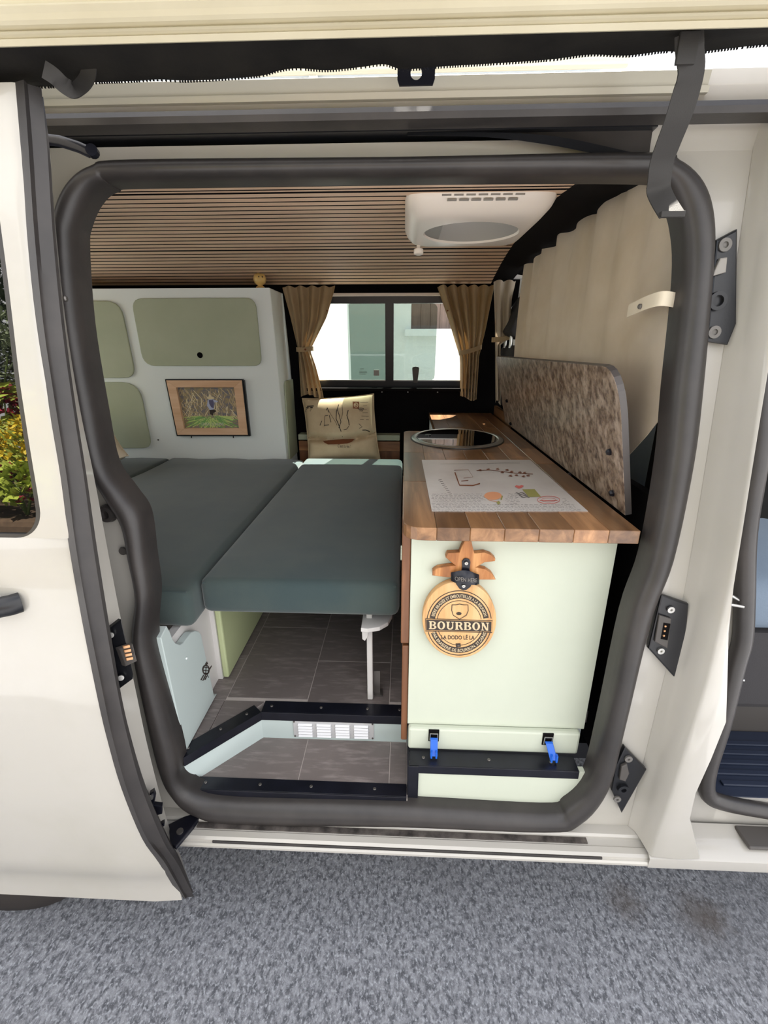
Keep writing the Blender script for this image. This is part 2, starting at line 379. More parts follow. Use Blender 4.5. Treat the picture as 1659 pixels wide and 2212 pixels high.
# ---- van floor, step and tiles
FZ, SZ, WT = .54, .45, 1.157
fl = box('floor', 'grout', None, -1.95, .53, .285, 1.84, .50, FZ-.0015)
tag(fl, 'dark slate-look vinyl tile floor of the camper', 'floor', kind='structure')
def tile(x0, x1, y0, y1, zt, par):
    return box('tile', 'tile', par, x0+.0012, x1-.0012, y0+.0012, y1-.0012, zt-.004, zt, bev=.0008, seg=1)
for k, xa in enumerate([-1.205, -.97, -.735, -.5, -.265, -.03, .205, .44]):
    off = {-.5: .297, -.265: .113, -.735: .113, -.03: .297, .205: .113}.get(xa, .297)
    for j in range(-1, 6):
        y0, y1 = off+.36*j, off+.36*(j+1)
        y0, y1 = max(y0, .286), min(y1, 1.84)
        if y1-y0 > .02: tile(max(xa, -1.2), min(xa+.235, .53), y0, y1, FZ, fl)
# wedge of floor left of the step
wedge = prism(bmesh.new(), [(-.60, .10, .50), (-.535, .10, .50), (-.386, .2865, .50), (-.60, .2865, .50)], (0, 0, FZ-.504))
obj('floor_wedge', wedge, 'grout', fl)
for pts in ([(-.60, .10), (-.536, .10), (-.503, .141), (-.503, .2845), (-.60, .2845)], [(-.50, .145), (-.389, .2845), (-.50, .2845)]):
    obj('tile', prism(bmesh.new(), [(x, y, FZ-.004) for x, y in pts], (0, 0, .004)), 'tile', fl)
sf = box('step_floor', 'grout', None, -.55, .022, .07, .30, .40, SZ-.0015)
tag(sf, 'sunken entry step tiled in dark slate-look vinyl', 'step', kind='structure')
sx = [-.56, PZ(655, 1640, SZ).x, PZ(842, 1640, SZ).x, .021]
for a, b in zip(sx[:-1], sx[1:]): tile(a, b, .1, .243, SZ, sf)

# risers round the step
ri = thing('step_riser', 'pale mint boards around the entry step with louvred vent', 'step riser', (-.2, .24, SZ))
RY = .243
box('riser_board', 'mint_blue', ri, -.386, .02, RY, RY+.018, SZ, FZ-.006)
a0, a1 = Vector((-.386, RY)), Vector((-.534, .083)); dd = (a1-a0).normalized(); nn = Vector((dd.y, -dd.x))
def diag(p, q, off, wd, z0, z1, mat, par, name, bev=0):
    n2 = nn; pts = [p+n2*off, q+n2*off, q+n2*(off+wd), p+n2*(off+wd)]
    return obj(name, prism(bmesh.new(), [(v.x, v.y, z0) for v in pts], (0, 0, z1-z0), bev), mat, par)
sgn = 1 if nn.x < 0 else -1; nn = nn*sgn
diag(a0, a1, 0, .018, SZ-.02, FZ-.006, 'mint_blue', ri, 'riser_board')
box('riser_board', 'mint_blue', ri, -.60, -.536, .084, .10, SZ-.08, FZ-.006)
screw(ri, (-.567, .083, SZ+.055), (0, -1, 0), .0045, 'mint_white')
# louvred vent
v0, v1 = PY(632, 1556, RY-.003), PY(808, 1597, RY-.003)
vz0, vz1 = v1.z, PY(700, 1558, RY-.003).z
vx0, vx1 = v0.x, v1.x
vp = box('vent_grille', 'aluminium', ri, vx0, vx1, RY-.003, RY, vz0, vz1, bev=.0012, label='brushed aluminium louvre vent plate')
wv = (vx1-vx0-.018)/4
for k in range(4):
    xa = vx0+.009+k*wv+.003; xb = xa+wv-.007
    for j in range(5):
        za = vz0+.005+j*(vz1-vz0-.01)/5
        obj('louvre', prism(bmesh.new(), [(xa, RY-.003, za), (xb, RY-.003, za), (xb-.003, RY-.009, za+.001), (xa+.003, RY-.009, za+.001)], (0, .004, .0045)), 'aluminium', vp)
for cx_, cz_ in ((vx0+.004, vz0+.004), (vx1-.004, vz0+.004), (vx0+.004, vz1-.004), (vx1-.004, vz1-.004)): screw(vp, (cx_, RY-.003, cz_), (0, -1, 0), .0025)

# black angle edging
def angle_x(name, label, x0, x1, yf, yb, zt, drop, screws, par=None, vert=None):
    t = thing(name, label, 'edging strip', ((x0+x1)/2, yf, zt-drop), 'black screwed step edging strips')
    box('top_flange', 'black_metal', t, x0, x1, yf, yb, zt, zt+.003, bev=.0008)
    if drop: box('front_flange', 'black_metal', t, x0, x1, yf-.003, yf, zt-drop, zt+.003, bev=.0008)
    for s in screws: screw(t, (s, (yf+yb)/2, zt+.003), (0, 0, 1), .004)
    return t
e1 = angle_x('edging_strip', 'black metal edging strip along the floor edge above the louvred vent', -.384, .019, RY-.001, .285, FZ, .024, [-.36, -.22, -.09, .0])
e2 = thing('edging_strip', 'black metal edging strip on the slanted side of the entry step', 'edging strip', (-.46, .16, FZ-.024), 'black screwed step edging strips')
diag(a0, a1, -.002, .036, FZ, FZ+.003, 'black_metal', e2, 'top_flange')
diag(a0, a1, -.004, .003, FZ-.024, FZ+.003, 'black_metal', e2, 'front_flange')
for k in (.15, .5, .9): p = a0+(a1-a0)*k+nn*.017; screw(e2, (p.x, p.y, FZ+.003), (0, 0, 1), .004)
box('corner_plate', 'black_metal', e2, -.598, -.536, .082, .118, FZ, FZ+.0035, bev=.001); box('corner_flange', 'black_metal', e2, -.598, -.536, .079, .082, FZ-.024, FZ+.0035)
for xx in (-.585, -.552): screw(e2, (xx, .1, FZ+.0035), (0, 0, 1), .004)
angle_x('edging_strip', 'black metal threshold strip along the front of the sunken step', -.52, .02, .072, .108, SZ, .02, [-.49, -.35, -.22, -.06])
kzf = FZ
e4 = angle_x('edging_strip', 'black metal edging strip below the blue kitchen toggle latches', .026, .43, .084, .128, kzf, .02, [.06, .22, .37])
box('upright_flange', 'black_metal', e4, .023, .048, .079, .084, .43, kzf+.003, bev=.001); box('side_flange', 'black_metal', e4, .021, .025, .081, .243, .43, kzf+.003, bev=.001)
pl = box('plinth_board', 'mint', None, .0255, .47, .0842, .10, .425, kzf-.0005)
tag(pl, 'pale mint plinth board under the black strip by the kitchen cabinet', 'board')

# ---- ceiling with slats
ce = thing('ceiling', 'tan wooden slat ceiling with dark gaps', 'ceiling', (-.5, .85, 1.75), kind='structure')
VX0, VX1, VY0, VY1 = .05, .28, .46, .73
ys_list = [.09+.049*k for k in range(31)]
for (xa, xb, ya, yb) in ((-1.95, VX0, .19, 1.74), (VX1, .45, .19, 1.74), (VX0, VX1, .19, VY0), (VX0, VX1, VY1, 1.74)):
    n = 12; rows = [[(xa, ya+(yb-ya)*k/n, z_ceil(ya+(yb-ya)*k/n)+.016), (xb, ya+(yb-ya)*k/n, z_ceil(ya+(yb-ya)*k/n)+.016)] for k in range(n+1)]
    solid(rows, .02, 'felt', 'backing_board', ce, nrm=(0, 0, 1))
yy = .20; cnt = 0
while yy < 1.70:
    pitch = .0515; gap = .012
    if cnt < 5: pitch = .037
    if cnt in (4, 19): gap = .020
    y0, y1 = yy, yy+pitch-gap
    spans = [(-1.9, .325+.055*max(0, y0-.2))]
    if y1 > VY0 and y0 < VY1: spans = [(-1.9, VX0-.01), (VX1+.01, .325+.055*max(0, y0-.2))]
    for (xa, xb) in spans:
        bm = bmesh.new(); za, zb = z_ceil(y0), z_ceil(y1)
        prism(bm, [(xa, y0, za), (xa, y1, zb), (xa, y1, zb+.0155), (xa, y0, za+.0155)], (xb-xa, 0, 0))
        so_ = obj('slat', bm, 'slat', ce); so_.data.materials.append(M['felt'].m)
        for pg in so_.data.polygons: pg.material_index = 0 if pg.normal.z < -.7 else 1
    yy += pitch; cnt += 1
# roof skin
rs_rows = []
def z_roof(y): return 1.968-.07*((y-.95)/.8)**4-.03*((y-.95)/.8)**2
van = thing('camper_van', 'white camper van with its side door slid open', 'van', (0, .9, 0))
for (xa, xb, ya, yb) in ((-2.3, VX0, .15, 1.76), (VX1, 1.5, .15, 1.76), (VX0, VX1, .15, VY0), (VX0, VX1, VY1, 1.76)):
    n = 16; rows = [[(xa, ya+(yb-ya)*k/n, z_roof(ya+(yb-ya)*k/n)), (xb, ya+(yb-ya)*k/n, z_roof(ya+(yb-ya)*k/n))] for k in range(n+1)]
    solid(rows, .004, 'white_paint', 'roof', van, nrm=(0, 0, 1))

# ---- far wall with window
wb = thing('wall_back', 'black felt-lined side wall under and around the far window', 'wall', (0, 1.84, .5), kind='structure')
def y_far(z): return lerp(z, [.5, 1.15, 1.45, 1.85], [1.84, 1.84, 1.80, 1.74])
WX0, WX1, WZ0, WZ1 = -.50, .345, 1.315, 1.705
def farpatch(name, x0, x1, z0, z1, mat='felt', par=wb, dy=0, th=.02):
    n = 6; rows = [[(x0, y_far(z0+(z1-z0)*k/n)+dy, z0+(z1-z0)*k/n), (x1, y_far(z0+(z1-z0)*k/n)+dy, z0+(z1-z0)*k/n)] for k in range(n+1)]
    return solid(rows, th, mat, name, par, nrm=(0, 1, 0))
farpatch('felt_lining', -1.95, .55, .5, WZ0-.035); farpatch('felt_lining', -1.95, .55, WZ1+.03, 1.80)
farpatch('felt_lining', -1.95, WX0-.02, WZ0-.035, WZ1+.03); farpatch('felt_lining', WX1+.02, .55, WZ0-.035, WZ1+.03)
box('window_ledge', 'felt', wb, WX0-.02, WX1+.02, 1.775, 1.86, WZ0-.045, WZ0-.03)
for xx in (-.12, .02, .18): screw(wb, (xx, y_far(1.27)-.001, 1.262), (0, -1, 0), .004)
# outer skin far side
farpatch('far_side_panel', -2.3, 1.5, .3, WZ0-.035, 'white_paint', van, .045, .004); farpatch('far_side_panel', -2.3, 1.5, WZ1+.03, 1.9, 'white_paint', van, .045, .004)
farpatch('far_side_panel', -2.3, WX0-.02, WZ0-.035, WZ1+.03, 'white_paint', van, .045, .004); farpatch('far_side_panel', WX1+.02, .8, WZ0-.035, WZ1+.03, 'white_paint', van, .045, .004)
wi = thing('window_1', 'black framed sliding window in the far side wall', 'window', (-.08, 1.8, WZ0), kind='structure')
def yw(z): return y_far(z)+.018
def winbar(name, x0, x1, z0, z1, d=.03, mat='black_plastic', dy=0):
    rows = [[(x0, yw(z0)+dy, z0), (x1, yw(z0)+dy, z0)], [(x0, yw(z1)+dy, z1), (x1, yw(z1)+dy, z1)]]
    return solid(rows, d, mat, name, wi, False, nrm=(0, 1, 0))
winbar('frame', WX0-.03, WX1+.03, WZ0-.035, WZ0+.004); winbar('frame', WX0-.03, WX1+.03, WZ1-.006, WZ1+.035); winbar('frame', WX0-.035, WX0, WZ0-.03, WZ1+.03); winbar('frame', WX1, WX1+.035, WZ0-.03, WZ1+.03)
mb0, mb1 = PY(832, 740, 1.79).x, PY(850, 740, 1.79).x
winbar('centre_bar', mb0, mb1, WZ0, WZ1, .026, dy=-.002)
def pane(name, x0, x1, z0, z1, mat, dy, r=.02, par=None):
    pts = []
    for (cx_, cz_, a) in ((x1-r, z1-r, 0), (x0+r, z1-r, 90), (x0+r, z0+r, 180), (x1-r, z0+r, 270)):
        for k in range(5): t = R(a+22.5*k); pts.append((cx_+r*math.cos(t), cz_+r*math.sin(t)))
    return obj(name, prism(bmesh.new(), [(x, yw(z)+dy, z) for x, z in pts], (0, .003, 0)), mat, par or wi)
pane('pane', WX0, mb0, WZ0+.002, WZ1-.004, 'clear_glass', .012, .006); pane('pane', mb1, WX1, WZ0+.002, WZ1-.004, 'clear_glass', .012, .006)
sx0 = PY(943, 740, 1.79).x
tp = pane('sliding_pane', mb1-.02, sx0, WZ0+.005, WZ1-.006, 'tinted_glass', .02, .025); pane('fixed_pane', PY(752, 740, 1.79).x+.005, mb0+.01, WZ0+.005, WZ1-.006, 'tinted_glass', .02, .008)
winbar('lower_track', WX0, WX1, WZ0+.004, WZ0+.009, .008, 'steel', .0)
# latch
lx, lz0, lz1 = PY(898, 815, 1.775).x, PY(898, 829, 1.775).z, PY(898, 793, 1.775).z
lt = obj('latch', prism(bmesh.new(), [(lx-.019, yw(lz1)-.006, lz1-.008), (lx-.013, yw(lz1)-.006, lz1), (lx+.013, yw(lz1)-.006, lz1), (lx+.019, yw(lz1)-.006, lz1-.008), (lx+.011, yw(lz0)-.006, lz0), (lx-.011, yw(lz0)-.006, lz0)], (0, .012, 0), .002), 'cab_plastic', wi)
tube('latch_ring', [(lx+.013*math.cos(R(a)), yw(lz1)-.008, lz1-.012+.011*math.sin(R(a))) for a in range(0, 181, 20)], .0022, 'black_plastic', wi)
box('lock_tab', 'plastic_grey', wi, PY(806, 800, 1.79).x, PY(818, 800, 1.79).x, yw(1.35)+.004, yw(1.35)+.013, PY(812, 813, 1.79).z, PY(812, 800, 1.79).z, bev=.002)
gm = []
for (a, b, yy_) in ((778, 786, 796.5), (776, 792, 801.5), (776, 793, 804.5), (776, 790, 807.5)):
    q0, q1 = PY(a, yy_, yw(1.36)+.0105), PY(b, yy_+.9, yw(1.36)+.0105); gm.append(([(q0.x, q0.y, q0.z), (q1.x, q0.y, q0.z), (q1.x, q0.y, q1.z), (q0.x, q0.y, q1.z)], [(0, 1, 2, 3)]))
obj('glass_stamp', merge(*gm), 'ink', wi)
box('curtain_rail', 'plastic_white', wb, WX0+.08, WX1-.02, 1.735, 1.747, 1.728, 1.742, bev=.002)

# unseen rear wall, its window opening added to light the cabin; cab
wl = thing('wall_left', 'pale tailgate lining with a rear window added to light the cabin', 'wall', (-1.98, .95, .5), kind='structure')
for (ya, yb, za, zb) in ((.1, 1.84, .5, 1.05), (.1, 1.84, 1.74, 1.88), (.1, .28, 1.05, 1.74), (1.66, 1.84, 1.05, 1.74)): box('tailgate_lining', 'lining_grey', wl, -2.0, -1.96, ya, yb, za, zb)
box('added_rear_pane', 'clear_glass', wl, -1.985, -1.98, .28, 1.66, 1.05, 1.74)
wr = thing('wall_right', 'black felt partition behind the kitchen block', 'wall', (.53, .9, .5), kind='structure')
box('felt_panel', 'felt', wr, .525, .545, .10, 1.82, .45, 1.20)
box('felt_panel', 'felt', wr, .546, .56, .20, .26, .45, 1.68)
# inner felt return by the seal
rows = [[(.488, y_seal(z)+.03, z), (.52, y_seal(z)+.045, z), (.548, y_seal(z)+.06, z)] for z in (.43, .7, 1.0, 1.2, 1.4, 1.6, 1.74)]
solid(rows, .006, 'felt', 'pillar_lining', wr, nrm=(0, 1, 0))
# overhead felt arch between slats and curtain
rows = []
for k in range(15):
    y = .20+1.5*k/14; xe = .32+.06*max(0, y-.2)
    rows.append([(xe, y, z_ceil(y)+.001), (xe+.03, y, z_ceil(y)-.002), (xe+.08, y, z_ceil(y)+.012-.02*k/14), (.525, y, 1.845-.03*(k/14)**2), (.56, y, 1.81)])
solid(rows, .01, 'felt', 'arch_lining', wr, nrm=(0, 0, 1))

# ================================================================== VAN BODY, NEAR SIDE
outer = [(860,345),(300,350),(215,362),(165,395),(135,450),(128,520),(140,700),(165,880),(195,1000),(235,1070),(270,1130),(285,1200),(300,1280),(293,1360),(300,1430),(345,1640),(380,1710),(430,1750),(520,1768),(860,1772),(1170,1782),(1250,1765),(1310,1690),(1345,1560),(1400,1330),(1448,1200),(1490,1000),(1510,840),(1530,600),(1533,480),(1510,400),(1455,350),(1380,335)]
inner = [(860,388),(310,396),(235,404),(200,432),(178,480),(172,530),(185,700),(215,880),(240,1000),(280,1060),(312,1110),(325,1200),(335,1280),(330,1360),(340,1430),(388,1622),(395,1672),(428,1704),(520,1720),(860,1729),(1170,1745),(1220,1732),(1268,1680),(1300,1560),(1350,1330),(1394,1200),(1430,1000),(1445,840),(1470,600),(1466,490),(1445,430),(1415,398),(1370,386)]
OW = [PS(*p, y_seal) for p in outer]; IW = [PS(*p, y_seal) for p in inner]
OWs = spline(OW, 5, True); IWs = spline(IW, 5, True)
# seal: cross-section lofted between outer and inner edge
rows = []
for a, b in zip(OWs, IWs):
    c = (a+b)/2; hw = (a-b)*.5; r = []
    for k in range(13):
        th = math.pi*k/12; d = .034*math.sin(th)**.8 if 0 < k < 12 else 0
        r.append(c + hw*math.cos(th) + Vector((0, -d, 0)))
    r.append(b + Vector((0, .03, 0))); r.append(a + Vector((0, .03, 0))); r.append(r[0].copy()); rows.append(r)
obj('door_seal', grid(rows, True), 'rubber', van, True, label='fat black rubber seal round the sliding door opening')
# frame ring around the seal
ctr = Vector((-.03, 0, 1.08)); X0, X1, Z0, Z1 = -.86, .572, .372, 1.822
rows = []
for a in OWs:
    dx, dz = a.x-ctr.x, a.z-ctr.z; s = 1e9
    if dx > 1e-6: s = min(s, (X1-ctr.x)/dx)
    if dx < -1e-6: s = min(s, (X0-ctr.x)/dx)
    if dz > 1e-6: s = min(s, (Z1-ctr.z)/dz)
    if dz < -1e-6: s = min(s, (Z0-ctr.z)/dz)
    s = max(s, 1.001); t = Vector((ctr.x+dx*s, 0, ctr.z+dz*s)); t.y = y_seal(t.z)+.0
    rw_ = []
    for k in range(13):
        b = a + (t-a)*(k/12); b.y = y_seal(b.z)+.002; rw_.append(b)
    rows.append(rw_)
solid(rows, .004, 'white_paint', 'door_frame', van, nrm=(0, 1, 0), closed=True)
box('header_panel', 'white_paint', van, .40, .61, .168, .172, 1.795, 1.845)
# pillar between the doors
rows = []
for z in (.385, .45, .52, .6, .7, .8, .9, 1.0, 1.1, 1.2, 1.3, 1.4, 1.5, 1.6, 1.7, 1.76, 1.815, 1.842):
    xd = lerp(z, [.40, .5, .6, .72, .82, .92, 1.12, 1.39, 1.55, 1.81], [.70, .646, .636, .645, .648, .618, .588, .588, .592, .60])
    ja, sk = y_seal(z), y_skin(z)
    rows.append([(.566, ja+.001, z), (.576, ja-.012, z), (.580, ja-.03 if ja-.03 > sk else sk+.01, z), (.584, sk+.006, z), (.589 if xd > .592 else xd-.004, sk, z), ((.59+xd)/2 if xd > .6 else xd-.002, sk-.003, z), (xd-.004 if xd > .6 else xd, sk, z), (xd, sk+.008, z), (xd-.004, sk+.03, z)])
solid(rows, .003, 'white_paint', 'door_pillar', van, nrm=(.3, 1, 0))
rows = [[(.56, y_seal(z)+.012, z), (.60, y_seal(z)+.012, z), (lerp(z, [.46, .53, .6, .74, .86, .93, 1.02, 1.16, 1.3, 1.5, 1.8], [.76, .712, .703, .722, .70, .70, .685, .655, .65, .645, .65])+.012, y_seal(z)+.012, z)] for z in (.40, .46, .53, .6, .74, .86, .93, 1.02, 1.16, 1.3, 1.5, 1.842)]
solid(rows, .004, 'white_paint', 'front_jamb', van, nrm=(0, 1, 0))
solid([[(.60, .082, z), (1.4, .082, z)] for z in (.37, .42, .475)], .004, 'white_paint', 'front_jamb', van, nrm=(0, 1, 0))
# front door seal
fs = [PS(*p, lambda z: y_seal(z)) for p in [(1690,560),(1659,740),(1637,980),(1612,1150),(1608,1300),(1604,1380),(1588,1440),(1560,1560),(1530,1660),(1528,1712),(1560,1733),(1659,1752),(1760,1765)]]
obj('front_door_seal', sweep(spline(fs, 5), circ(.017, 10, 1.1, 1), Vector((0, 1, 0))), 'rubber', van, True)
sp_ = PS(1590, 1298, y_seal); s0 = Vector((sp_.x, sp_.y-.012, sp_.z))
obj('door_striker', sweep([s0+Vector(v) for v in ((-.03, .01, -.004), (.008, .0, -.006), (.012, .004, .0), (-.03, .012, .022))], circ(.0035, 8), Vector((0, 1, 0))), 'steel', van, True)
# sill
prof = [(.075, .385), (.05, .383), (.046, .378), (.046, .372), (.03, .37), (.026, .373), (.012, .372), (.006, .368), (.006, .362), (.002, .361), (-.001, .357), (-.001, .351), (.004, .346), (.03, .34), (.075, .34)]
obj('sill', prism(bmesh.new(), [(-.62, y, z) for y, z in prof], (2.0, 0, 0)), 'white_paint', van)
box('sill_slot', 'rubber', van, -.45, PZ(1296, 1840, .366).x, .0025, .0065, .361, .3675, bev=.001)
box('track_groove', 'dirty_steel', van, -.5, PZ(1262, 1800, .374).x, .032, .0455, .3705, .3745)
box('underbody', 'black_plastic', van, -2.2, 1.4, .35, 1.7, .30, .36)
box('rear_sill', 'white_paint', van, -2.2, -.62, .01, .08, .33, .40)
# rocker panel at front
rows = [[(.585, .075, .40), (1.4, .075, .40)], [(.585, .05, .392), (1.4, .05, .392)], [(.585, .01, .386), (1.4, .01, .386)], [(.585, -.002, .378), (1.4, -.002, .378)], [(.585, -.002, .35), (1.4, -.002, .35)]]
solid(rows, .003, 'white_paint', 'front_sill', van, nrm=(0, .3, -1))
q = PZ(1562, 1745, .405)
box('scuff_plate', 'cab_plastic', van, q.x, 1.3, .016, .07, .394, .404, bev=.003)
# roof rail, rubber, track
def xs(pts, x0, x1): return prism(bmesh.new(), [(x0, y, z) for y, z in pts], (x1-x0, 0, 0))
obj('roof_panel_edge', xs([(.135, 1.85), (.14, 1.898), (.17, 1.905), (.19, 1.84), (.15, 1.836)], -2.3, 1.5), 'white_paint', van)
rl = obj('awning_rail', xs([(.128, 1.864), (.126, 1.872), (.132, 1.874), (.128, 1.892), (.136, 1.896), (.14, 1.864)], -2.0, PY(1528, 200, .13).x), 'rail_metal', van)
obj('gutter_seal', xs([(.142, 1.853), (.118, 1.85), (.114, 1.842), (.118, 1.834), (.145, 1.83), (.17, 1.84)], -2.3, 1.5), 'rubber', van)
obj('upper_track', xs([(.20, 1.836), (.15, 1.834), (.15, 1.83), (.192, 1.828), (.192, 1.822), (.2, 1.822)], -1.2, .40), 'black_plastic', van)
# curved end of the upper track
tp_ = [PY(x, y, .16) for x, y in ((880, 292), (1080, 293), (1200, 302), (1300, 322), (1400, 345))]
lo_ = [PY(x, y, .155) for x, y in ((880, 298), (1050, 302), (1180, 318), (1270, 335), (1330, 345))]
rows = [[Vector((p.x, .163, 1.832)), Vector((p.x, .158, max(p.z, 1.79)))] for p in tp_]
solid(rows, .006, 'rubber', 'track_cover', van, nrm=(0, 1, 0))
obj('track_opening', grid([[a+Vector((0, -.012, 0)), b+Vector((0, -.010, 0))] for a, b in zip(spline(tp_, 4), spline(lo_, 4))]), 'black_plastic', van)

# striker plates on the pillar
def plate_on(name, quad, label, f=y_seal, th=.012, mat='black_plastic', off=-.002, par=van):
    P = [PS(*p, f) for p in quad]; P = [p+Vector((0, off, 0)) for p in P]
    return obj(name, prism(bmesh.new(), P, (0, -th, 0), .003), mat, par, False, label), P
def disc_on(name, px, par, r0, r1, f=y_seal, off=-.014, mat='plastic_mid', d=.004):
    c = PS(*px, f)+Vector((0, off, 0)); return obj(name, lathe([(r0, 0), (r0, d), (r1, d), (r1, d*.2)], c, (0, -1, 0), 18), mat, par)
a, _ = plate_on('striker_plate', [(1537,522),(1582,498),(1580,700),(1562,745),(1516,738)], 'black door wedge plate high on the pillar')
for p in ((1553, 533), (1531, 718)): disc_on('screw', p, a, .0105, .005)
disc_on('guide_ring', (1535, 652), a, .015, .009, mat='black_plastic', d=.008); 
P = [PS(*q_, y_seal)+Vector((0, -.013, 0)) for q_ in ((1527,590),(1540,562),(1555,560),(1552,592),(1524,600))]; obj('guide_tongue', prism(bmesh.new(), P, (0, -.008, 0), .002), 'plastic_grey', a)
a, _ = plate_on('contact_plate', [(1421,1277),(1480,1298),(1470,1410),(1450,1455),(1394,1393)], 'black door contact plate at mid height of the pillar')
for p in ((1440, 1308), (1419, 1396)): disc_on('screw', p, a, .007, .0025, mat='steel')
P = [PS(*q_, y_seal)+Vector((0, -.013, 0)) for q_ in ((1414,1318),(1440,1326),(1432,1390),(1405,1375))]; sk_ = obj('socket', prism(bmesh.new(), P, (0, -.006, 0), .002), 'cab_plastic', a)
P = [PS(*q_, y_seal)+Vector((0, -.0185, 0)) for q_ in ((1423,1334),(1437,1336),(1431,1371),(1417,1368))]; obj('socket_mouth', prism(bmesh.new(), P, (0, -.0015, 0)), 'felt', sk_)
for k in range(3):
    c = PS(1425.5-k*1.6, 1340+10*k, y_seal)+Vector((0, -.02, 0)); obj('pin', lathe([(.0022, 0), (.0022, .0025), (.001, .003)], c, (0, -1, 0), 8), 'copper', sk_)
a, _ = plate_on('lock_plate', [(1344,1603),(1391,1652),(1338,1746),(1316,1697),(1325,1645)], 'black lock wedge plate at the foot of the pillar')
for p in ((1351, 1627), (1327, 1713)): disc_on('screw', p, a, .0085, .003)
disc_on('guide_ring', (1339, 1690), a, .013, .006, mat='black_plastic', d=.008)
P = [PS(*q_, y_seal)+Vector((0, -.013, 0)) for q_ in ((1334,1640),(1346,1634),(1351,1655),(1343,1672),(1330,1668))]; obj('guide_tongue', prism(bmesh.new(), P, (0, -.008, 0), .002), 'cab_plastic', a)
# left jamb fittings
c = PS(241, 1105, y_seal); obj('rubber_stop', lathe([(.017, 0), (.019, .006), (.016, .016), (.009, .017), (.007, .01)], c+Vector((0, -.004, 0)), (-.1, -1, 0), 20), 'rubber', van)
c = PS(268, 1189, y_seal); obj('body_plug', lathe([(.009, 0), (.008, .004), (.003, .004)], c+Vector((0, -.002, 0)), (0, -1, 0), 14), 'cab_plastic', van)
c = PS(405, 1742, y_seal); obj('body_plug', lathe([(.005, 0), (.004, .003), (.001, .003)], c+Vector((0, -.003, 0)), (0, -1, 0), 12), 'rubber', van)
# rear wheel
wh = obj('tyre', sweep([Vector((-1.10+.295*math.cos(R(a)), .128, .337+.295*math.sin(R(a)))) for a in range(0, 360, 8)], [(-.042, -.075), (-.042, .075), (-.03, .095), (0, .102), (.03, .098), (.042, .082), (.042, -.082), (.03, -.098), (0, -.102), (-.03, -.095)], Vector((0, 1, 0)), True), 'tyre', van, True)
obj('wheel_rim', lathe([(.25, -.05), (.25, .06), (.22, .07), (.1, .05), (.05, .06)], (-1.10, .128, .337), (0, -1, 0), 24), 'dull_steel', van, True)

# ================================================================== SLIDING DOOR
sd = thing('sliding_door', 'white sliding door pushed back on its rail with dark tinted window', 'van door', (-1.0, -.1, .25))
def y_door(z): return lerp(z, [.3, .36, .6, .9, 1.15, 1.45, 1.7, 1.87], [-.048, -.078, -.093, -.103, -.092, -.07, -.04, -.012])
SK = [(48,177),(60,324),(72,498),(92,697),(119,879),(143,1028),(163,1177),(191,1341),(222,1500),(243,1594),(274,1704),(318,1813),(355,1867),(396,1936)]
SR = [(82,220),(97,324),(109,498),(130,697),(155,879),(179,1028),(202,1180),(228,1341),(255,1500),(278,1594),(312,1704),(358,1808),(386,1858),(410,1923)]
FR = [(88,225),(103,330),(116,498),(138,700),(167,879),(198,1028),(228,1190),(257,1341),(290,1500),(310,1594),(338,1704),(368,1806),(390,1856),(411,1922)]
SKw = spline([PS(*p, y_door) for p in SK], 4); SRw = spline([PS(*p, lambda z: y_door(z)+.05) for p in SR], 4); FRw = spline([PS(*p, lambda z: y_door(z)+.095) for p in FR], 4)
rows = []
for a, b in zip(SKw, SRw):
    m_ = (a+b)/2; rr = [a+Vector((-.012, .006, 0)), a+Vector((0, .002, 0))]
    for t in (.2, .4, .6, .8): rr.append(a+(b-a)*t+Vector((.010, -.006, 0))*math.sin(math.pi*t)+Vector((.006*math.sin(6*math.pi*t), 0, 0)))
    rr += [b, b+Vector((-.014, .004, 0))]; rows.append(rr)
solid(rows, .004, 'rubber', 'edge_seal', sd)
rows = [[b+Vector((-.016, 0, 0)), b+Vector((-.004, .004, 0)), c_, c_+Vector((-.05, .01, 0))] for b, c_ in zip(SRw, FRw)]
solid(rows, .003, 'white_paint', 'edge_frame', sd)
# skin with window opening; outline of window in (x,z)
def xw(px, py): return PS(px, py, y_door)
zt_, zb_ = xw(0, 330).z, xw(20, 1162).z
def skin_pt(x, z, dy=0): return Vector((x, y_door(z)+dy, z))
wxr = spline([xw(*p) for p in ((-14, 330), (-6, 431), (15, 590), (30, 715), (60, 939), (80, 1060), (89, 1118))], 4)
def win_right(z): # x of the window edge at height z
    L_ = sorted(((p.z, p.x) for p in wxr)); return lerp(z, [a for a, _ in L_], [b for _, b in L_])
zs_ = sorted([p.z for p in SKw])
def edge_x(z): L_ = sorted(((p.z, p.x) for p in SKw)); return lerp(z, [a for a, _ in L_], [b for _, b in L_])
ztop, zbot = zs_[-1], zs_[0]
wz0, wz1 = xw(40, 1162).z, xw(-20, 330).z
def strip(za, zb, fa, fb, n, m, name, mat='white_paint', low=0):
    rows = []
    for z in ([za+.05*(1-math.cos(R(90*i/12))) for i in range(12)] if low else [])+[za+low+(zb-za-low)*i/n for i in range(n+1)]:
         rows.append([skin_pt(fa(z)+(fb(z)-fa(z))*j/m, z, lerp(fb(z)-(fa(z)+(fb(z)-fa(z))*j/m), [0, .012], [.006, 0]) if fb is edge_x else 0) for j in range(m+1)])
    return rows
rws = strip(zbot, wz0, lambda z: -2.0, edge_x, 30, 24, 's')
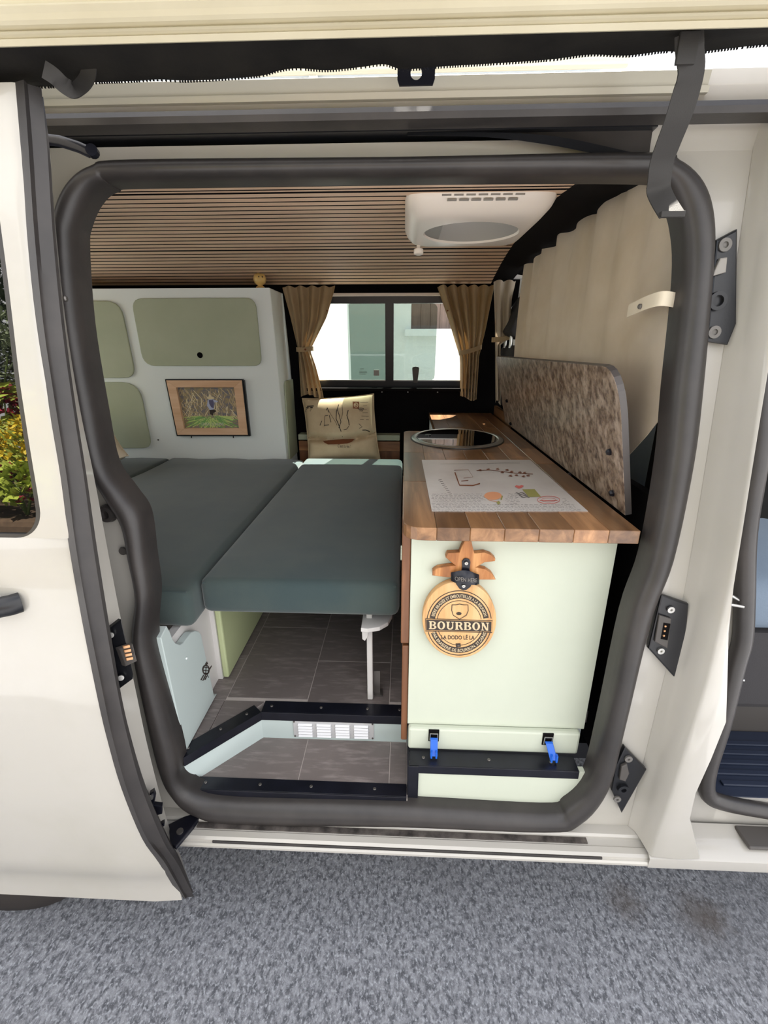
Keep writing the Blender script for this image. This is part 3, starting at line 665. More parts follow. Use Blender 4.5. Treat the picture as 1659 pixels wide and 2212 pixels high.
# body creases
for r in rws:
    for p in r:
        if p.z < .303: p.y -= .014
        elif p.z < .325: p.y -= .014*(1-(p.z-.303)/.022)
        p.y += .006*math.exp(-((p.z-1.165)/.012)**2)
solid(rws, .003, 'white_paint', 'lower_skin', sd, nrm=(0, 1, 0))
def rc(z): # rounded lower corner
    r = .05; d = z-wz0
    return win_right(z) - (r - math.sqrt(max(0, r*r-(r-d)**2)) if d < r else 0)
solid(strip(wz0, ztop, lambda z: rc(z) if z < wz1 else -.60, edge_x, 24, 6, 's', low=.05), .003, 'white_paint', 'window_post', sd, nrm=(0, 1, 0))
solid(strip(wz1, ztop, lambda z: -2.0, lambda z: -.602, 3, 8, 's'), .003, 'white_paint', 'upper_skin', sd, nrm=(0, 1, 0))
gr = [[skin_pt(-2.0, z, .006), skin_pt(-1.2, z, .006), skin_pt(rc(z)-.004, z, .006)] for z in [wz0+.004+(wz1-wz0-.008)*k/20 for k in range(21)]]
solid(gr, .004, 'dark_glass', 'window_pane', sd, nrm=(0, 1, 0))
br = [[skin_pt(rc(z)-.008, z, .001), skin_pt(rc(z), z, .0005)] for z in [wz0+.05*(1-math.cos(R(90*i/12))) for i in range(12)]+[wz0+.05+(wz1-wz0-.052)*k/30 for k in range(31)]]
solid(br, .006, 'rubber', 'window_gasket', sd, nrm=(0, 1, 0)); solid([[skin_pt(-2.0, wz0, .001), skin_pt(rc(wz0), wz0, .001)], [skin_pt(-2.0, wz0+.006, .001), skin_pt(rc(wz0+.006), wz0+.006, .001)]], .005, 'rubber', 'window_gasket', sd, nrm=(0, 1, 0))
hc = xw(5, 1302)
hd = obj('handle_recess', lathe([(.034, -.002), (.032, .0015), (.02, .001)], hc+Vector((-.03, .0, 0)), (0, -1, 0), 24), 'white_paint', sd, True)
obj('handle', sweep([hc+Vector(v) for v in ((-.16, -.012, -.004), (-.10, -.022, 0), (0, -.02, .0), (.025, -.010, .002), (.033, 0, .002))], circ(.019, 12, 1, .7), Vector((0, 1, 0))), 'black_plastic', sd, True)
# inner lining hides the hollow
solid([[(-2.0, y_door(z)+.09, z), (-.72, y_door(z)+.09, z)] for z in (.30, .6, .9, 1.15, 1.45, 1.7, 1.84)], .004, 'lining_grey', 'inner_lining', sd, nrm=(0, 1, 0))
# contact block on the edge
P = [PS(*p, lambda z: y_door(z)+.06) for p in ((233,1352),(255,1335),(270,1400),(281,1452),(281,1462),(250,1485),(240,1430))]
cb = obj('contact_plate', prism(bmesh.new(), P, (.01, -.006, 0), .002), 'black_plastic', sd, label='black contact block with copper strips on the door edge')
P = [PS(*p, lambda z: y_door(z)+.052) for p in ((248,1398),(278,1388),(287,1424),(262,1436))]; pb = obj('contact_block', prism(bmesh.new(), P, (.012, -.006, 0), .002), 'cab_plastic', cb)
for k in range(4):
    P = [PS(264+dx+k*2.2, 1395+dy+k*8.6, lambda z: y_door(z)+.036) for dx, dy in ((0, 0), (14, -3), (15, 2), (1, 5))]; obj('contact_strip', prism(bmesh.new(), P, (.003, -.002, 0)), 'copper', pb)
for p in ((239, 1371), (261, 1463)): c = PS(*p, lambda z: y_door(z)+.05); obj('screw', lathe([(.006, 0), (.006, .003), (.002, .003)], c, (.5, -1, 0), 12), 'steel', cb)
# lower roller arm
P = [PZ(*p, .36) for p in ((356, 1800), (400, 1778), (445, 1762), (420, 1800), (383, 1845), (372, 1838))]
ra = obj('roller_arm', prism(bmesh.new(), [(p.x, p.y-.0, .372) for p in P], (0, 0, .012), .003), 'black_metal', sd)
for p in ((389, 1797), (428, 1758)): q = PZ(*p, .384); obj('screw', lathe([(.008, 0), (.008, .004), (.003, .004)], (q.x, q.y, .384), (0, 0, 1), 12), 'dull_steel', ra)
bkt = [PS(*p, lambda z: y_door(z)+.06) for p in ((325,1706),(334,1700),(338,1712),(334,1730),(352,1732),(352,1748),(338,1752),(343,1775),(356,1768),(357,1774),(340,1784),(326,1760))]
hb = obj('hinge_bracket', prism(bmesh.new(), bkt, (.004, -.012, 0), .002), 'black_metal', sd); c = bkt[0]+Vector((.006, -.013, -.006)); obj('screw', lathe([(.006, 0), (.006, .003), (.002, .003)], c, (.3, -1, 0), 12), 'steel', hb)
ar = [PY(*p, .10) for p in ((92, 300), (130, 305), (170, 318), (196, 330))]
obj('upper_arm', sweep([ar[0], ar[1], ar[2], ar[3]], circ(.008, 8, 1, .6), Vector((0, 1, 0))), 'black_metal', sd, True)
c = PY(203, 331, .098); obj('upper_roller', lathe([(.009, 0), (.009, .01), (.004, .01)], c, (.2, -1, .2), 12), 'black_metal', sd)
P = [PS(*p, lambda z: y_door(z)+.10) for p in ((119,583),(129,583),(135,610),(124,612))]; obj('guide_block', prism(bmesh.new(), P, (0, -.012, 0), .002), 'black_plastic', sd)
c = PS(135, 645, lambda z: y_door(z)+.10); obj('guide_pin', lathe([(.004, -.02), (.005, .006), (.003, .008)], c, (1, 0, 0), 10), 'dull_steel', sd)

# ================================================================== AWNING
aw = thing('awning', 'cream aluminium awning cassette fixed along the roof edge', 'awning', (0, 0, 1.85))
zb = [PY(830, y, -.06).z for y in (77, 62, 54, 42, 38, 12)]
pf = [(-.05, zb[0]+.012), (-.054, zb[0]+.001), (-.058, zb[0]), (-.062, zb[0]+.005), (-.060, zb[1]), (-.064, zb[1]+.002), (-.066, zb[2]), (-.062, zb[2]+.003), (-.068, zb[3]), (-.071, zb[3]+.003), (-.074, zb[4]+.006), (-.078, zb[5]), (-.074, zb[5]+.004), (-.08, zb[5]+.03), (-.07, zb[5]+.06), (.05, zb[5]+.06), (.06, 1.93), (-.045, 1.915)]
obj('cassette', xs(pf, -2.4, 1.6), 'cream_metal', aw)
br_ = [PY(*p, .085) for p in ((866, 176), (866, 146), (930, 146), (930, 176))]
pts = []; x0_, x1_, z0_, z1_ = br_[0].x, br_[2].x, 1.880, 1.925
ab = obj('bracket', merge(([Vector((x0_, .10, z)) for z in (z0_, z1_)]+[], [])), None, aw) if False else None
# bracket plate with a round hole
hcx = PY(899, 160, .10).x; hcz = PY(899, 159, .10).z; hr = .0085; V = []; Fc = []; n = 24
for yq in (.098, .102):
    for k in range(n):
        a = 2*math.pi*k/n; V.append((hcx+hr*math.cos(a), yq, hcz+hr*math.sin(a)))
    for k in range(n):
        a = 2*math.pi*k/n; dx, dz = math.cos(a), math.sin(a); s = min(.028/abs(dx) if abs(dx) > 1e-6 else 9, (.022/dz if dz > 1e-6 else (.0145/-dz if dz < -1e-6 else 9))); V.append((hcx+dx*s, yq, hcz+dz*s))
for k in range(n):
    j = (k+1) % n; Fc += [(k, j, n+j, n+k), (2*n+k, 3*n+k, 3*n+j, 2*n+j), (k, 2*n+k, 2*n+j, j), (n+k, n+j, 3*n+j, 3*n+k)]
obj('bracket', (V, Fc), 'black_metal', aw)
# fabric bag with a wavy zipped edge
bag = thing('awning_bag', 'black zipped fabric roll hanging under the awning', 'fabric bag', (0, .02, 1.85))
zpx = [(-300, 190), (0, 187), (120, 186), (200, 178), (290, 174), (340, 171), (400, 174), (480, 170), (560, 163), (600, 152), (640, 147), (708, 151), (780, 144), (829, 138), (871, 149), (953, 143), (1088, 135), (1197, 127), (1278, 117), (1360, 119), (1441, 110), (1500, 113), (1580, 104), (1659, 96), (1800, 90), (2100, 74)]
rows = []
for p in spline([(x, y, 0) for x, y in zpx], 6):
    q = PY(p.x, p.y, .03); zz = q.z; wob = .004*math.sin(q.x*37)+.003*math.sin(q.x*71+1)
    rows.append([(q.x, .055, 1.905), (q.x, .05, zz+.02), (q.x, .04, zz+.004), (q.x, .03, zz), (q.x, .016+wob*.6, zz+.0), (q.x, -.008+wob, zz*.55+1.858*.45), (q.x, -.03, 1.862), (q.x, -.047, 1.868), (q.x, -.044, 1.898), (q.x, .055, 1.905)])
obj('bag', grid(rows), 'fabric_black', bag, True)
zp = []
for i, r in enumerate(rows[:-1]):
    a = Vector(r[3]); b = Vector(rows[i+1][3]); L_ = (b-a).length; nT = max(1, int(L_/.0035))
    for k in range(nT):
        c = a+(b-a)*(k/nT); h = .0009; e = .0022
        zp.append(([(c.x-h, c.y-.001, c.z-e), (c.x+h, c.y-.001, c.z-e), (c.x+h, c.y-.001, c.z+.001), (c.x-h, c.y-.001, c.z+.001), (c.x-h, c.y+.001, c.z-e), (c.x+h, c.y+.001, c.z-e), (c.x+h, c.y+.001, c.z+.001), (c.x-h, c.y+.001, c.z+.001)], [(0, 1, 2, 3), (4, 7, 6, 5), (0, 4, 5, 1)]))
zo = obj('zip_teeth', merge(*zp), 'black_plastic', bag); zo['kind'] = 'stuff'
def strap(name, label, pts, wd, parent=None, th=.002, mat='webbing', side=None):
    P = spline([Vector(p) for p in pts], 8); rows = []
    for i, p in enumerate(P):
        t = (P[min(i+1, len(P)-1)]-P[max(i-1, 0)]).normalized(); s = (side[i*len(side)//len(P)] if side else t.cross(Vector((0, 1, 0)))).normalized()
        rows.append([p-s*wd/2, p-s*wd/4, p+s*wd/4, p+s*wd/2])
    o = solid(rows, th, mat, name, parent)
    return o
stp = thing('awning_strap', 'long black webbing strap dangling from the awning bag over the door corner', 'strap', PY(1450, 465, .02), 'awning straps')
P = [PY(1487, 70, -.03), PY(1489, 110, -.028), PY(1492, 150, -.02), PY(1484, 190, -.01), PY(1466, 250, .0), PY(1443, 310, .02), PY(1429, 350, .035), PY(1424, 385, .045), PY(1422, 410, .05), PY(1432, 435, .04), PY(1450, 465, .02)]
strap('webbing', None, P, .034, stp)
box('velcro_pad', 'webbing', stp, PY(1458, 130, -.03).x, PY(1500, 130, -.03).x, -.034, -.029, PY(1480, 142, -.03).z, PY(1480, 70, -.03).z, bev=.001)
box('hem', 'webbing', stp, P[-1].x-.016, P[-1].x+.018, P[-1].y-.004, P[-1].y+.004, P[-1].z-.003, P[-1].z+.005, bev=.001)
st2 = thing('awning_strap', 'short black strap looped under the left end of the awning bag', 'strap', PY(160, 195, .0), 'awning straps')
strap('webbing', None, [PY(95, 150, -.035), PY(118, 165, -.03), PY(140, 185, -.02), PY(160, 195, -.01), PY(178, 185, .0), PY(192, 160, .005), PY(196, 110, .0)], .02, st2)

# ================================================================== ROOF VENT
rv = thing('roof_vent', 'white roof fan vent with oval dome set in the slat ceiling', 'roof vent', (.155, .53, 1.75))
vb = bmesh.new()
def rr2(x0, x1, y0, y1, r, n=6):
    o = []
    for (cx_, cy_, a) in ((x1-r, y1-r, 0), (x0+r, y1-r, 90), (x0+r, y0+r, 180), (x1-r, y0+r, 270)):
        for k in range(n+1): t = R(a+90*k/n); o.append((cx_+r*math.cos(t), cy_+r*math.sin(t)))
    return o
vx0_, vx1_, vy0_, vy1_ = -.004, .331, .395, .81
rings = []
for (g_, z, r) in ((0, 1.835, .05), (0, 1.805, .05), (.006, 1.792, .05), (.02, 1.777, .045), (.035, 1.772, .04)):
    gy = g_*1.6; rings.append([])
    cx0, cy0, hx, hy_ = (vx0_+vx1_)/2, (vy0_+gy+vy1_-g_)/2, (vx1_-vx0_)/2-g_, (vy1_-g_-vy0_-gy)/2
    for k in range(64):
        a = 2*math.pi*k/64; e_ = 9.0; q_ = (abs(math.cos(a))**e_+abs(math.sin(a))**e_)**(-1/e_); rings[-1].append(Vector((cx0+hx*q_*math.cos(a), cy0+hy_*q_*math.sin(a), z)))
oc = (.166, .612); orx, ory = .122, .125
m = len(rings[0])
def oval(rx, ry, z): # oval sampled to match the ring by angle
    return [Vector((oc[0]+rx*math.cos(math.atan2((p.y-oc[1])/ry, (p.x-oc[0])/rx)), oc[1]+ry*math.sin(math.atan2((p.y-oc[1])/ry, (p.x-oc[0])/rx)), z)) for p in rings[-1]]
rings += [oval(orx, ory, 1.772), oval(orx-.003, ory-.003, 1.777)]
rim_ = [oval(orx-.003, ory-.003, 1.777), oval(orx-.006, ory-.006, 1.83)]
rows = [r+[r[0]] for r in rings]
obj('trim', grid(rows), 'plastic_white', rv, True); obj('inner_rim', grid([r+[r[0]] for r in rim_]), 'plastic_grey', rv, True)
def dome_ring(s_): 
    o_ = []
    for k in range(41):
        a = 2*math.pi*k/40; q_ = (abs(math.cos(a))**5+abs(math.sin(a))**5)**(-.2); o_.append(Vector((.165+.135*s_*q_*math.cos(a), .595+.155*s_*q_*math.sin(a), 1.972+.055*(1-s_**4))))
    return o_
dn = [dome_ring(q_) for q_ in (1.02, 1, .9, .75, .55, .35, .15, .01)]; dn.insert(0, [v-Vector((0, 0, .03)) for v in dn[0]])
obj('shaft', grid([[Vector((x, y, z)) for x, y in ((VX0, VY0), (VX1, VY0), (VX1, VY1), (VX0, VY1), (VX0, VY0))] for z in (1.835, 1.968)]), 'plastic_grey', rv)
obj('dome', grid(dn), 'dome_acrylic', rv, True)
obj('fan_hub', lathe([(.03, 0), (.034, .01), (.03, .03)], (oc[0], oc[1], 1.86), (0, 0, 1), 20), 'plastic_grey', rv, True)
for k in range(6):
    a = R(60*k+10); u = Vector((math.cos(a), math.sin(a), 0)); v = Vector((-u.y, u.x, 0)); c = Vector((oc[0], oc[1], 1.873))
    obj('fan_blade', prism(bmesh.new(), [c+u*.03-v*.012, c+u*.085-v*.022+Vector((0, 0, -.006)), c+u*.085+v*.02+Vector((0, 0, .008)), c+u*.03+v*.012], (0, 0, .002)), 'plastic_grey', rv)
sc = []
for k in range(9):
    yq = oc[1]-.07+k*.0175; hw = (orx-.008)*math.sqrt(max(0, 1-((yq-oc[1])/(ory-.004))**2)); sc.append(sweep([Vector((oc[0]-hw, yq, 1.822)), Vector((oc[0]+hw, yq, 1.822))], circ(.0012, 5), Vector((0, 0, 1))))
obj('fly_screen', merge(*sc), 'plastic_grey', rv)
P = [(oc[0]+orx*.98*math.cos(R(a)), oc[1]+ory*.98*math.sin(R(a)), 1.777) for a in range(130, 231, 10)]
obj('control_panel', prism(bmesh.new(), P, (0, 0, .006)), 'plastic_grey', rv)
for j in range(3):
    for k in range(7):
        zc = 1.812-j*.0085; xc = .085+k*.026+(.012 if j == 2 else 0)
        if j == 2 and k == 6: continue
        yc = vy0_-.0005 if j == 0 else vy0_+.002*j
        box('slot', 'plastic_grey', rv, xc-.010, xc+.010, yc-.002, yc+.004, zc-.0016, zc+.0016)
obj('knob', lathe([(.006, 0), (.006, .012), (.014, .014), (.014, .024), (.011, .027)], (.036, .765, 1.776), (0, -.15, -1), 20), 'plastic_white', rv, True)

# ================================================================== REAR CABINET
cab = thing('storage_cabinet', 'tall pale mint cabinet with sage green flap doors behind the bed', 'cabinet', (-1.2, 1.68, .95))
def y_face(z): return 1.585-.085*(z-.95)/.79
XR = -.605
def facept(x, z, dy=0): return Vector((x, y_face(z)+dy, z))
bm = bmesh.new(); z0, z1 = .60, 1.742
prism(bm, [(-1.93, y_face(z0), z0), (-1.93, y_face(z1), z1), (-1.93, 1.735, z1), (-1.93, 1.79, 1.46), (-1.93, 1.83, 1.15), (-1.93, 1.83, z0)], (1.93+XR, 0, 0), .004)
obj('body', bm, 'mint_white', cab)
def round_quad(pts, r, n=5):
    out = []; N = len(pts); P = [Vector(p) for p in pts]
    for i in range(N):
        a, b, c = P[i-1], P[i], P[(i+1) % N]; rr_ = r[i] if isinstance(r, (list, tuple)) else r
        p = b+(a-b).normalized()*rr_; q = b+(c-b).normalized()*rr_
        for k in range(n+1): t = k/n; out.append(p*(1-t)**2+b*2*t*(1-t)+q*t*t)
    return out
def facepanel(name, quad, r, mat='sage', label=None, th=.010, par=cab, hole=None):
    P = [v+Vector((0, -.0005, 0)) for v in round_quad([PY_face(*q) for q in quad], r)]
    return obj(name, prism(bmesh.new(), P, (0, -th, -.001), .003), mat, par, False, label)
def PY_face(px, py):
    y = 1.54
    for _ in range(30): y = .5*y+.5*y_face(PY(px, py, y).z)
    return PY(px, py, y)
d1 = facepanel('flap_door', [(285,645),(553,643),(567,790),(312,790)], [.05, .05, .04, .06], label='wide sage green flap with a round finger hole')
c = PY_face(434, 767)+Vector((0, -.0105, 0)); obj('finger_hole', lathe([(.0135, -.001), (.0135, .0012), (.011, .0012), (.0105, .0004)], c, (0, -1, -.1), 20), 'felt', d1)
facepanel('door', [(100,650),(262,650),(296,816),(110,816)], [.01, .07, .06, .01]); facepanel('door', [(110,825),(302,825),(330,967),(120,967)], [.01, .09, .05, .01])
c = PY_face(342, 950); obj('bolt', lathe([(.004, 0), (.004, .003), (.002, .003)], c, (0, -1, 0), 10), 'dull_steel', cab)
# side panel of the cabinet, sage green inset
P = [Vector((XR+.0005, yq, zq)) for yq, zq in ((1.62, .93), (1.625, 1.31), (1.64, 1.33), (1.80, 1.33), (1.81, .93))]
obj('side_panel', prism(bmesh.new(), P, (.008, 0, 0), .002), 'sage', cab)
# picture
pc = thing('framed_picture', 'oak framed photo of a farmer in a straw hat among reeds', 'picture', PY_face(455, 938))
PQ = [PY_face(*q) for q in ((363, 821), (525, 821), (538, 938), (387, 938))]
PQ = [Vector((p.x, p.y-.002, p.z)) for p in PQ]
# frame made of four mitred bars; local (u,v) on the quad
def pq(u, v, off=0): a = PQ[0]+(PQ[1]-PQ[0])*u; b = PQ[3]+(PQ[2]-PQ[3])*u; return a+(b-a)*v+Vector((0, -off, 0))
bw, bh = .115, .125
for q in (((0, 0), (1, 0), (1-bw, bh), (bw, bh)), ((0, 1), (1, 1), (1-bw, 1-bh), (bw, 1-bh)), ((0, 0), (0, 1), (bw, 1-bh), (bw, bh)), ((1, 0), (1, 1), (1-bw, 1-bh), (1-bw, bh))):
    obj('frame_bar', prism(bmesh.new(), [pq(u, v, .0) for u, v in q], (0, -.018, 0), .001), 'oak', pc)
for q in (((-.015, -.02), (1.015, -.02), (1.015, 0), (-.015, 0)), ((-.015, 1), (1.03, 1), (1.03, 1.025), (-.015, 1.025)), ((-.015, 0), (0, 0), (0, 1), (-.015, 1)), ((1, 0), (1.03, 0), (1.03, 1), (1, 1))):
    obj('frame_edge', prism(bmesh.new(), [pq(u, v, 0) for u, v in q], (0, -.016, 0)), 'black_plastic', pc)
pm = mk('picture_print', '#76747c', .4); pm.vary('#a5936f', 60, .4, .6, (1, 1, 1), 6); 
prn = obj('print', ([pq(u, v, .004) for u, v in ((bw, bh), (1-bw, bh), (1-bw, 1-bh), (bw, 1-bh))], [(0, 1, 2, 3)]), 'picture_print', pc)
def pfn(u, v, off): return pq(bw+(1-2*bw)*u, bh+(1-2*bh)*v, .0045+off)
rnd = random.Random(3); reeds = []; light = []; grass = []; grass2 = []
def cl01(v): return min(1, max(0, v))
for k in range(150):
    u, v = rnd.uniform(0, 1), rnd.uniform(.0, .75); a = rnd.uniform(-.9, .9) + (.5 if u < .45 else -.5)*0+1.57; l = rnd.uniform(.1, .3)
    p = (u, v); q_ = (cl01(u+l*math.cos(a)*.7), min(.8, v+l*math.sin(a))); (reeds if k % 3 else light).append(rib([p, q_], rnd.uniform(.006, .012), pfn, .0001+.000002*k))
for k in range(150):
    u0 = .5+rnd.uniform(-.12, .12); v0 = .68+rnd.uniform(-.03, .05); u = rnd.uniform(0, 1); v = rnd.uniform(.72, 1) if abs(u-.5) > .25 else rnd.uniform(.88, 1)
    t0 = rnd.uniform(.2, .6); (grass if k % 2 else grass2).append(rib([(u0+(u-u0)*t0, v0+(v-v0)*t0), (u, v)], rnd.uniform(.008, .02), pfn, .0005+.000002*k))
mk('reed_tan', '#cdb68e', .5); mk('reed_pale', '#eadfbc', .5); mk('grass_green', '#79ab60', .5); mk('grass_lime', '#c3d683', .5); mk('shirt', '#b9bfd8', .5); mk('vest', '#5d5a78', .5); mk('hat', '#e2d3ae', .5)
for nm, gs, mt in (('print_reeds', reeds, 'reed_tan'), ('print_reeds', light, 'reed_pale'), ('print_grass', grass, 'grass_green'), ('print_grass', grass2, 'grass_lime')): obj(nm, merge(*gs), mt, prn)
P_ = lambda pts: [((x-245)/1100, (y-270)/725) for x, y in pts]
obj('print_shirt', fill(P_([(760, 590), (790, 490), (830, 475), (900, 480), (985, 510), (975, 530), (910, 535), (885, 650), (865, 690), (800, 670)]), pfn, .0012), 'shirt', prn)
obj('print_vest', fill(P_([(810, 490), (895, 490), (905, 540), (880, 640), (840, 620), (810, 560)]), pfn, .0014), 'vest', prn)
obj('print_trousers', fill(P_([(790, 670), (880, 660), (930, 690), (860, 720), (850, 770), (790, 740)]), pfn, .0013), 'ink', prn)
obj('print_hat', merge(fill(P_(ell(850, 455, 75, 22, 0, 350, 20)), pfn, .0015), fill(P_([(815, 450), (830, 400), (860, 393), (885, 445)]), pfn, .0016)), 'hat', prn)
obj('print_lettering', fit_text('GREEN SCANNE', .30, .72, .935, .865, pfn, .0016), 'paper', prn)
for u in (.18, .78): c = pq(u, 1.03, .006); obj('foot_peg', lathe([(.003, 0), (.003, .01)], c, (0, 0, -1), 8), 'black_plastic', pc)

# ball figurine on the cabinet
FYg = 1.535
fg = thing('figurine', 'small golden wooden ball figurine on top of the mint cabinet', 'figurine', PY(561, 624, 1.535))
fc = PY(561, 602, 1.535); r0 = .030; zc0 = 1.742
obj('base', lathe([(.017, 0), (.02, .004), (.017, .009), (.011, .012), (.011, .02)], (fc.x, FYg, zc0), (0, 0, 1), 20), 'golden_wood', fg, True)
obj('ball', lathe([(.028*math.sin(R(a)), .04-.028*math.cos(R(a))) for a in range(5, 176, 10)], (fc.x, FYg, zc0), (0, 0, 1), 24), 'golden_wood', fg, True)
obj('top_spring', lathe([(.002, 0), (.002, .01), (.004, .012), (.001, .016)], (fc.x, FYg, zc0+.066), (0, 0, 1), 8), 'copper', fg)
for dx in (.004, .018): obj('eye', lathe([(.0035, 0), (.0025, .002)], (fc.x+dx, FYg-.026+.006*(dx > .01), zc0+.046), (.2, -1, 0), 8), 'ink', fg)

# ================================================================== BED
def cushion(name, label, x0, x1, y0, y1, z0, z1, r=.022, wr=0, fr=0):
    bm = B(x0, x1, y0, y1, z0, z1, bev=r, seg=3)
    bmesh.ops.subdivide_edges(bm, edges=[e for e in bm.edges if e.calc_length() > .12], cuts=9, use_grid_fill=True)
    rn = random.Random(hash(label) % 99)
    for v in bm.verts:
        u = (v.co.x-x0)/(x1-x0); t = (v.co.y-y0)/(y1-y0)
        if v.co.z > z1-.01: v.co.z += .006*math.sin(math.pi*min(1, max(0, u)))*math.sin(math.pi*min(1, max(0, t)))+wr*.003*math.sin(17*u+29*t)*math.sin(9*t+2)
        if v.co.y < y0+.03: v.co.z += fr*math.sin(7*u+.5)
    t_ = thing(name, label, 'cushion', ((x0+x1)/2, (y0+y1)/2, z0), 'bed cushions')
    obj('cover', bm, 'cushion', t_, True)
    tube('piping', [(x0+r*.4, y0+r*.3, z1-r*.5), (x1-r*.4, y0+r*.3, z1-r*.5)], .0022, 'cushion', t_, 6); return t_
BZ = .95
cushion('bed_cushion', 'dark grey-green bed cushion beside the kitchen block', -.508, -.004, .24, 1.59, .852, BZ)
cushion('bed_cushion', 'dark teal bed cushion in the middle of the bed', -1.21, -.512, .195, 1.575, .839, BZ-.002, wr=1, fr=-.004)
cushion('bed_cushion', 'dark teal bed cushion at the tail end by the small pillow', -1.90, -1.214, .195, 1.575, .84, BZ-.002, wr=.6)
# bed base
bb = thing('bench_box', 'sage green bench front with white end panel under the bed', 'bench', (-.8, .9, FZ))
box('front_panel', 'sage_light', bb, -.540, -.522, .375, 1.55, FZ+.004, .834, bev=.005)
box('end_panel', 'white_board', bb, -1.2, -.5405, .372, .388, FZ+.001, .834)
box('side_panel', 'white_board', bb, -.5745, -.5535, .11, .374, FZ+.001, .834)
box('deck_board', 'white_board', bb, -1.90, -.541, .25, 1.57, .822, .834)
# wavy panel
zq = [(105,520),(180,420),(290,290),(375,300),(440,400),(490,540),(560,630),(640,640),(720,570),(800,450),(870,380),(950,370),(1030,420),(1070,500),(1130,700),(1180,1000),(1290,1560),(1310,1640),(1300,1730)]
SXp = -.532
def pw(zx, zy): return PX(320+zx*.1085, 1320+zy*.1085, SXp)
top = [pw(*p) for p in ((255, 530), (375, 300), (440, 420), (490, 560), (550, 640), (640, 672), (720, 620), (790, 520), (870, 420), (940, 390), (1010, 405), (1055, 460), (1090, 620), (1170, 990), (1290, 1560), (1315, 1680))]
bot = [Vector((SXp, .305, FZ+.004)), Vector((SXp, .098, FZ+.004))]
wp = thing('wavy_panel', 'pale mint side panel with a wave-cut top by the door', 'panel', (SXp, .2, FZ+.004))
obj('board', prism(bmesh.new(), top+bot, (-.020, 0, 0), .002), 'mint_blue', wp)
def tf(zx, zy, off): p = pw(zx, zy); return Vector((p.x+.0004+off, p.y, p.z))
tz = [fill([(1165, 1000), (1190, 1050), (1150, 1080), (1125, 1060)], tf), fill([(1255, 1075), (1262, 1100), (1225, 1170), (1205, 1150)], tf),
      rib(ell(1145, 1170, 62, 90, 0, 360, 24), 26, tf), rib([(1100, 1120), (1200, 1130)], 16, tf), rib([(1095, 1180), (1205, 1190)], 16, tf), rib([(1110, 1235), (1190, 1240)], 16, tf), rib([(1150, 1085), (1140, 1260)], 16, tf),
      fill([(1095, 1265), (1110, 1275), (1055, 1380), (1035, 1370)], tf), fill([(1130, 1270), (1150, 1285), (1090, 1390), (1070, 1385)], tf), fill([(1160, 1285), (1175, 1290), (1140, 1370), (1110, 1370)], tf), rib([(1165, 1260), (1200, 1325)], 14, tf)]
obj('turtle_sticker', merge(*tz), 'ink', wp, label='black turtle shaped decal')
screw(wp, tf(755, 940, .0), (1, 0, 0), .003, 'mint_white')
# folding support leg
lg = thing('support_leg', 'white folding support leg and bracket under the bed edge', 'bed leg', (-.085, .307, FZ))
q0 = PZ(800, 1510, FZ)
zf = PY(800, 1345, .31).z
box('leg', 'white_board', lg, q0.x-.008, q0.x+.008, .302, .317, FZ+.001, .838, bev=.003)
P = [PZ(*p, .834) for p in ((792, 1340), (848, 1332), (840, 1352), (818, 1366), (789, 1372))]
P = [Vector((-.103, .255, .80)), Vector((-.085, .252, .80)), Vector((-.055, .262, .80)), Vector((-.034, .285, .80)), Vector((-.024, .32, .80)), Vector((-.022, .40, .80)), Vector((-.103, .40, .80))]
obj('bracket', prism(bmesh.new(), P, (0, 0, .012), .002), 'white_board', lg)
P = [Vector((-.104, .285, .80)), Vector((-.086, .285, .80)), Vector((-.088, .285, .765)), Vector((-.096, .285, .752)), Vector((-.103, .285, .757))]
obj('clip', prism(bmesh.new(), P, (0, .006, 0), .001), 'white_board', lg)
box('foot_bracket', 'dull_steel', lg, -.076, -.058, .33, .333, FZ+.001, .62); box('foot_plate', 'dull_steel', lg, -.076, -.050, .318, .345, FZ+.001, FZ+.004)

# ================================================================== PILLOWS
def pillow_fn(C, ex, ey, en, w_, h_, th, crease=None):
    def f(u, v, side=1, off=0):
        a, b = max(0, 1-abs(u)**3.2), max(0, 1-abs(v)**3.2); d = th*(a*b)**.42
        if crease: d -= .045*math.exp(-((v-crease+.16*math.cos(1.6*u)-.08)/.09)**2)*min(1, a*4); d += .012*math.exp(-((v-crease+.5)/.2)**2)*min(1, a*3)
        pu = u*w_/2*(1+.05*abs(v)**3); pv = v*h_/2*(1+.05*abs(u)**3)
        return C+ex*pu+ey*pv+en*(side*d+off)
    return f
def pillow(name, label, f, mat='pillow_cloth'):
    n = 30; rows = []
    for i in range(n+1): rows.append([f(-1+2*j/n, -1+2*i/n) for j in range(n+1)])
    rows2 = [[f(-1+2*j/n, -1+2*i/n, -1) for j in range(n+1)] for i in range(n+1)]
    g1 = grid(rows); g2 = grid(rows2); t_ = thing(name, label, 'pillow', f(0, -1), 'throw pillows')
    bm = bmesh.new(); V, Fc = merge(g1, g2); vs_ = [bm.verts.new(v) for v in V]
    for q in Fc: bm.faces.new([vs_[i] for i in q])
    bmesh.ops.remove_doubles(bm, verts=bm.verts, dist=.0006); obj('cover', bm, mat, t_, True)
    ed = [f(-1+2*k/20, -1) for k in range(20)]+[f(1, -1+2*k/20) for k in range(20)]+[f(1-2*k/20, 1) for k in range(20)]+[f(-1, 1-2*k/20) for k in range(20)]
    obj('piping', sweep(ed, circ(.003, 6), Vector((0, 1, .3)), True), mat, t_, True); return t_
